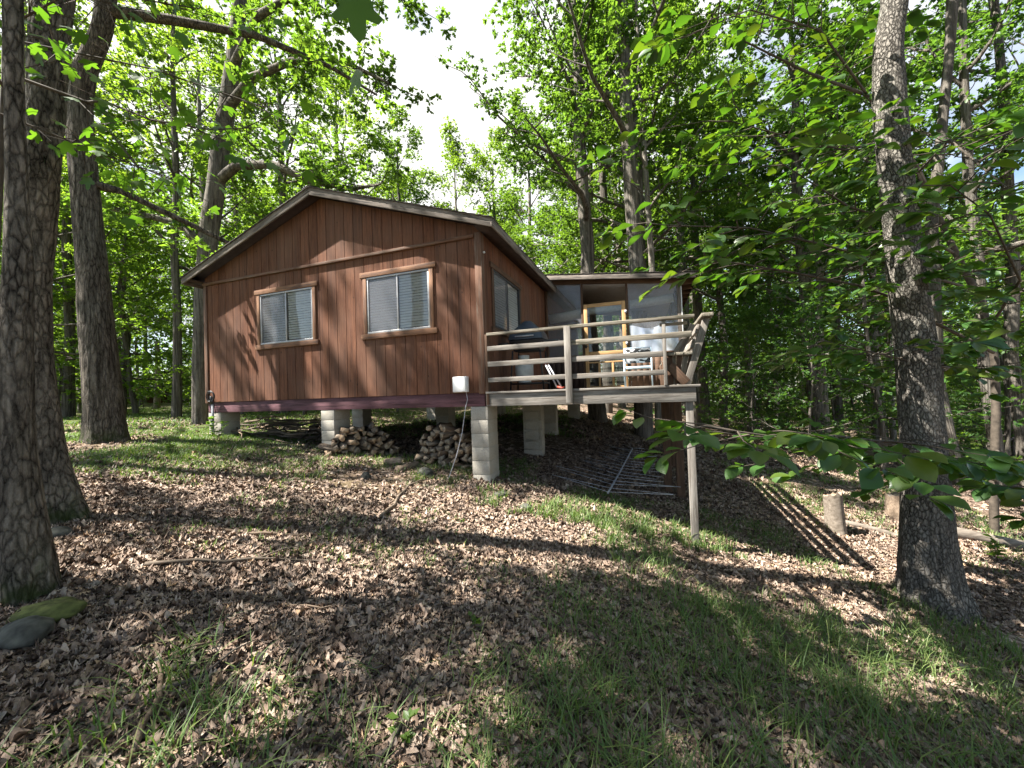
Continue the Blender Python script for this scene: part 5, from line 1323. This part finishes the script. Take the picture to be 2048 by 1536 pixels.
# broken snag beyond the lawn
mb = MB(); zz = np.linspace(-.3, 4.3, 12); P = np.stack([.04 * zz + .05 * np.sin(zz), .0 * zz, zz], -1); mb.tube(P, np.linspace(.19, .12, 12), 12)
sn = thing('dead_snag', 'broken-off reddish trunk without leaves in front of the far cabin', 'dead tree', (-22.6, 24.6, float(terr(-22.6, 24.6)))); mb.build('trunk', M['pale_log'], sn, True)

# ------------------------------------------------------------------ fallen leaves
rz_ = np.random.default_rng(60)
def litter(n, x0, x1, y0, y1, s0, s1, tm, keep):
    x = rz_.uniform(x0, x1, n); y = rz_.uniform(y0, y1, n); k = keep(x, y); x, y = x[k], y[k]; n = len(x)
    P = np.stack([x, y, gz(x, y) + rz_.uniform(.002, .024, n)], -1)
    az = rz_.uniform(0, 6.283, n); tilt = rz_.normal(size=n) * .27
    D = np.stack([np.cos(az) * np.cos(tilt), np.sin(az) * np.cos(tilt), np.sin(tilt)], -1)
    Nn = np.stack([rz_.normal(size=n) * .33, rz_.normal(size=n) * .33, np.ones(n)], -1)
    flip = rz_.random(n) < .35; Nn[flip] *= -1
    return P, D, Nn, s0 + (s1 - s0) * rz_.random(n) ** 1.3, tm
def curled(ws, curl, fold, seed):
    V, F = grid_leaf(ws, 0, 0)
    x = V[:, 0] - .5; y = V[:, 1]
    z = curl * (x * x - .1) + fold * y * y * 6 + .04 * np.sin(9 * x + seed) * np.sign(y)
    V = np.stack([V[:, 0] * .95, y, z], -1)
    return V, F
TL = [curled([.01, .13, .26, .14, .31, .15, .25, .02], .75, .9, 0), curled([.01, .16, .30, .20, .34, .18, .12, .01], -.5, .75, 2), curled([.02, .22, .34, .36, .28, .12, .01], .35, -.7, 4), curled([.01, .09, .2, .1, .27, .12, .22, .05], 1.2, 1.2, 5)]
bare = lambda x, y: fbm2(x, y, .55, 3, 33)
def k_near(x, y):
    d = bare(x, y); lawn = np.clip((-x - 3.7 - .5 * fbm2(x, y, 1.5, 2, 5)) / 1.2, 0, 1) * np.clip((y - 4.3) / .8, 0, 1)
    lx = (x + .42) * .9445 - (y - 6) * .3286; ly = (x + .42) * .3286 + (y - 6) * .9445
    und = (lx > -6.3) & (lx < .2) & (ly > .35) & (ly < 9)
    d = np.where(und, .95, d); d = np.where((ly > -1.3) & (ly <= .35) & (lx < .3) & (lx > -7), d + .09, d)
    return (rz_.random(len(x)) < np.clip((.72 - d) * 4.5, .12, 1) * (1 - .85 * lawn)) & (np.abs(x) < 1.5 * y + 1.2)
parts = []
for tm in TL: parts.append(litter(33000, -4.6, 4.8, 1.0, 4.2, .022, .078, tm, k_near))
for tm in TL: parts.append(litter(24000, -9, 9, 4.2, 8.5, .035, .085, tm, k_near))
for tm in TL[:2]: parts.append(litter(14000, .5, 16, 6.5, 17, .09, .15, tm, lambda x, y: (x > 1.5) & k_near(x, y)))
for tm in TL[:2]: parts.append(litter(3500, -14, 0, 8, 15, .08, .13, tm, lambda x, y: rz_.random(len(x)) < .6))
VV = []; FF = {}; off = 0
for P, D, Nn, S, (T, F_) in parts:
    x = unit(D); z = unit(Nn - (Nn * x).sum(-1, keepdims=True) * x); y = np.cross(z, x)
    yw = rz_.uniform(.8, 1.25, (len(P), 1, 1)); zc = rz_.uniform(.1, 1.35, (len(P), 1, 1))
    V = P[:, None] + S[:, None, None] * ((T[None, :, 0:1] - .5) * x[:, None] + yw * T[None, :, 1:2] * y[:, None] + zc * T[None, :, 2:3] * z[:, None])
    o_ = off + np.arange(len(P)) * len(T)
    FF.setdefault(4, []).append((F_[0][None] + o_[:, None, None]).reshape(-1, 4))
    VV.append(V.reshape(-1, 3)); off += len(P) * len(T)
V = np.concatenate(VV)
# leaves never sink under the ground sheet
gzv = gz(V[:, 0], V[:, 1]); V[:, 2] = np.maximum(V[:, 2], gzv + .002)
tag(link('fallen_leaves', fast_mesh('fallen_leaves', V, [np.concatenate(FF[4])], False), None, M['litter']), 'brown fallen leaves covering the ground around the cabin', 'leaf litter', kind='stuff')

# ------------------------------------------------------------------ grass
rgx = np.random.default_rng(61)
def tufts(n, x0, x1, y0, y1, per, h0, h1, rad, keep=None, w=.0045, bend=(.3, 1.1)):
    x = rgx.uniform(x0, x1, n); y = rgx.uniform(y0, y1, n)
    if keep is not None: k = keep(x, y); x, y = x[k], y[k]
    n = len(x); hs = rgx.uniform(.7, 1.2, n)
    bx = np.repeat(x, per) + rgx.normal(size=n * per) * rad; by = np.repeat(y, per) + rgx.normal(size=n * per) * rad
    m = n * per; h = np.repeat(hs, per) * rgx.uniform(h0, h1, m); az = rgx.uniform(0, 6.283, m); b = rgx.uniform(*bend, m)
    return bx, by, h, az, b, np.full(m, w) * rgx.uniform(.7, 1.3, m)
def dens(sc, seed, lo, hi):
    return lambda x, y: rgx.random(len(x)) < np.clip((fbm2(x, y, sc, 3, seed) - lo) / (hi - lo), 0, 1)
G = [tufts(1050, .2, 4.4, 1.2, 3.6, 9, .10, .34, .05, lambda x, y: dens(.9, 71, .36, .66)(x, y) & (x < 1.5 * y + .5), .0035, (.4, 1.5)),
     tufts(420, -1.8, .6, 1.1, 2.4, 8, .08, .26, .04, dens(1.2, 72, .42, .66), .0035, (.4, 1.4)),
     tufts(560, 1.0, 5.0, 3.4, 5.0, 10, .08, .24, .05, dens(.9, 73, .46, .64), .004),
     tufts(700, -3, 1.6, 3.0, 5.6, 8, .04, .12, .04, dens(1.0, 74, .48, .66), .004),
     tufts(7500, -12, -3.8, 4.5, 9.5, 12, .03, .11, .07, dens(.6, 75, .28, .5), .004),
     tufts(1500, -6.2, .4, 4.9, 7.6, 10, .04, .14, .05, dens(.9, 76, .42, .58), .004),
     tufts(160, -.5, 2.9, 4.9, 5.7, 16, .08, .22, .04, dens(1.0, 78, .42, .5), .005),
     tufts(420, .8, 4.2, 5.0, 6.3, 16, .05, .13, .07, dens(.7, 77, .35, .5), .0045),
     tufts(1300, 3.5, 12, 5.0, 10, 12, .06, .2, .06, dens(.5, 79, .47, .6), .006),
     tufts(3000, -30, -7, 9.5, 26, 12, .06, .16, .12, dens(.3, 80, .3, .5), .011),
     tufts(900, -8, 2, 10, 20, 12, .06, .16, .12, None, .010)]
bx, by, h, az, b, w = [np.concatenate(q) for q in zip(*G)]
m = len(bx); T4 = np.array([0, .38, .72, 1.0]); bz = gz(bx, by) - .005
ca, sa = np.cos(az), np.sin(az)
rows = []
for t in T4:
    hx = bx + ca * b * h * t * t * .8; hy = by + sa * b * h * t * t * .8; hz = bz + h * (t - .42 * b * t * t)
    ww = w * (1 - t ** 2 * .92)
    rows.append(np.stack([hx - sa * ww, hy + ca * ww, hz], -1)); rows.append(np.stack([hx + sa * ww, hy - ca * ww, hz], -1))
V = np.stack(rows, 1); o_ = np.arange(m) * 8
F = (np.array([[0, 1, 3, 2], [2, 3, 5, 4], [4, 5, 7, 6]])[None] + o_[:, None, None]).reshape(-1, 4)
tag(link('grass', fast_mesh('grass', V.reshape(-1, 3), [F], False), None, M['grass']), 'thin green grass growing through the fallen leaves', 'grass', kind='stuff')

# small plants one can pick out
def weed(x, y, h, label, leafm, n=40, size=.05, seed=1, sp=.08):
    rgw = np.random.default_rng(seed); z0 = float(terr(x, y)); t = thing('weed', label, 'plant', (x, y, z0))
    mb = MB(); P = []; D = []
    for s in range(3):
        top = np.array([rgw.normal() * sp, rgw.normal() * sp, h * rgw.uniform(.7, 1)]); mb.tube(np.array([[0, 0, -.03], top * .5 + rgw.normal(size=3) * .01, top]), [.004, .003, .002], 4)
        for k in range(n // 3):
            u = rgw.uniform(.2, 1); a_ = rgw.uniform(0, 6.28); P.append(top * u); D.append((math.cos(a_), math.sin(a_), .35))
    mb.build('stem', M['bark_twig'], t); k = len(P)
    link('foliage', leaf_mesh('foliage', np.array(P), np.array(D), np.array([0, 0, 1]) + rgw.normal(size=(k, 3)) * .3, size * rgw.uniform(.7, 1.3, k), T_LENS), t, leafm)
weed(-5.65, 7.35, .5, 'bushy upright weed in front of the far corner pier', M['leaf_bright'], 110, .085, 2, .10)
weed(-5.3, 6.0, .16, 'small yellow-green weed on the litter before the far corner pier', M['leaf_bright'], 18, .07, 3, .04)
weed(7.6, 6.2, .4, 'yellow-green sprig beside the long pale fallen log', M['leaf_bright'], 50, .11, 4, .12)
weed(-.3, 2.6, .12, 'small round-leaved green seedling on the shaded litter', M['leaf_bright'], 12, .06, 5, .03)
weed(-.55, 1.75, .12, 'green clover-like seedling among the fallen leaves near the bottom', M['leaf_bright'], 12, .055, 6, .03)
weed(-1.95, 1.32, .16, 'fern-like green weed at the bottom corner of the litter', M['leaf_bright'], 40, .06, 7, .06)

# ------------------------------------------------------------------ camera, sky, sun
cam = bpy.data.cameras.new('camera'); co = bpy.data.objects.new('camera', cam); COL.objects.link(co)
cam.sensor_width = 36; cam.lens = 36 * 775 / 2048; cam.clip_start = .05; cam.clip_end = 600
co.location = (0, 0, 1.6)
co.matrix_world = Matrix.Translation((0, 0, 1.6)) @ Matrix.Rotation(R(90 + 1.1), 4, 'X') @ Matrix.Rotation(R(-2.06), 4, 'Z')
scn.camera = co
EL = R(57.3); SAZ = math.atan2(-.586, -.103)      # sun direction (x, y)
w = bpy.data.worlds.new('World'); scn.world = w; w.use_nodes = True
nt = w.node_tree; nt.nodes.clear()
sky = nt.nodes.new('ShaderNodeTexSky'); sky.sky_type = 'NISHITA'; sky.sun_disc = False; sky.sun_elevation = EL; sky.sun_rotation = SAZ
sky.air_density = 1.0; sky.dust_density = .8; sky.ozone_density = 1.0
tc = nt.nodes.new('ShaderNodeTexCoord'); cn = nt.nodes.new('ShaderNodeTexNoise'); cn.inputs['Scale'].default_value = 1.7; cn.inputs['Detail'].default_value = 7; cn.inputs['Roughness'].default_value = .6
mpw = nt.nodes.new('ShaderNodeMapping'); mpw.inputs['Location'].default_value = (.35, .1, .2); mpw.inputs['Scale'].default_value = (1, 1, 1.8)
nt.links.new(tc.outputs['Generated'], mpw.inputs[0]); nt.links.new(mpw.outputs[0], cn.inputs['Vector'])
cr = nt.nodes.new('ShaderNodeValToRGB'); cr.color_ramp.elements[0].position = .30; cr.color_ramp.elements[1].position = .54
vm = nt.nodes.new('ShaderNodeVectorMath'); vm.operation = 'DOT_PRODUCT'; vm.inputs[1].default_value = (.0, .80, .60); nt.links.new(tc.outputs['Generated'], vm.inputs[0])
mr_ = nt.nodes.new('ShaderNodeMapRange'); mr_.inputs[1].default_value = .55; mr_.inputs[2].default_value = .88; mr_.inputs[3].default_value = -.22; mr_.inputs[4].default_value = .06; nt.links.new(vm.outputs['Value'], mr_.inputs[0])
ma_ = nt.nodes.new('ShaderNodeMath'); ma_.operation = 'ADD'; nt.links.new(cn.outputs[0], ma_.inputs[0]); nt.links.new(mr_.outputs[0], ma_.inputs[1]); nt.links.new(ma_.outputs[0], cr.inputs[0])
b1 = nt.nodes.new('ShaderNodeBackground'); b1.inputs[1].default_value = .06; nt.links.new(sky.outputs[0], b1.inputs[0])
b2 = nt.nodes.new('ShaderNodeBackground'); b2.inputs[0].default_value = (1, .985, .96, 1); b2.inputs[1].default_value = .33
bg = nt.nodes.new('ShaderNodeMixShader'); nt.links.new(cr.outputs[0], bg.inputs[0]); nt.links.new(b1.outputs[0], bg.inputs[1]); nt.links.new(b2.outputs[0], bg.inputs[2])
ou = nt.nodes.new('ShaderNodeOutputWorld'); nt.links.new(bg.outputs[0], ou.inputs[0])
sl = bpy.data.lights.new('sun', 'SUN'); sl.energy = 5.0; sl.angle = R(.53); sl.color = (1, .955, .89)
so = bpy.data.objects.new('sun', sl); COL.objects.link(so)
so.rotation_euler = Vector((-.586, -.103, .90)).to_track_quat('Z', 'Y').to_euler()
scn.view_settings.view_transform = 'Standard'; scn.view_settings.look = 'None'; scn.view_settings.gamma = 1; scn.view_settings.exposure = 2.2
scn.view_settings.use_curve_mapping = False
cy = scn.cycles
cy.max_bounces = 5; cy.diffuse_bounces = 2; cy.glossy_bounces = 2; cy.transmission_bounces = 3; cy.transparent_max_bounces = 10
cy.use_denoising = True; cy.caustics_reflective = False; cy.caustics_refractive = False
cy.sample_clamp_indirect = 6
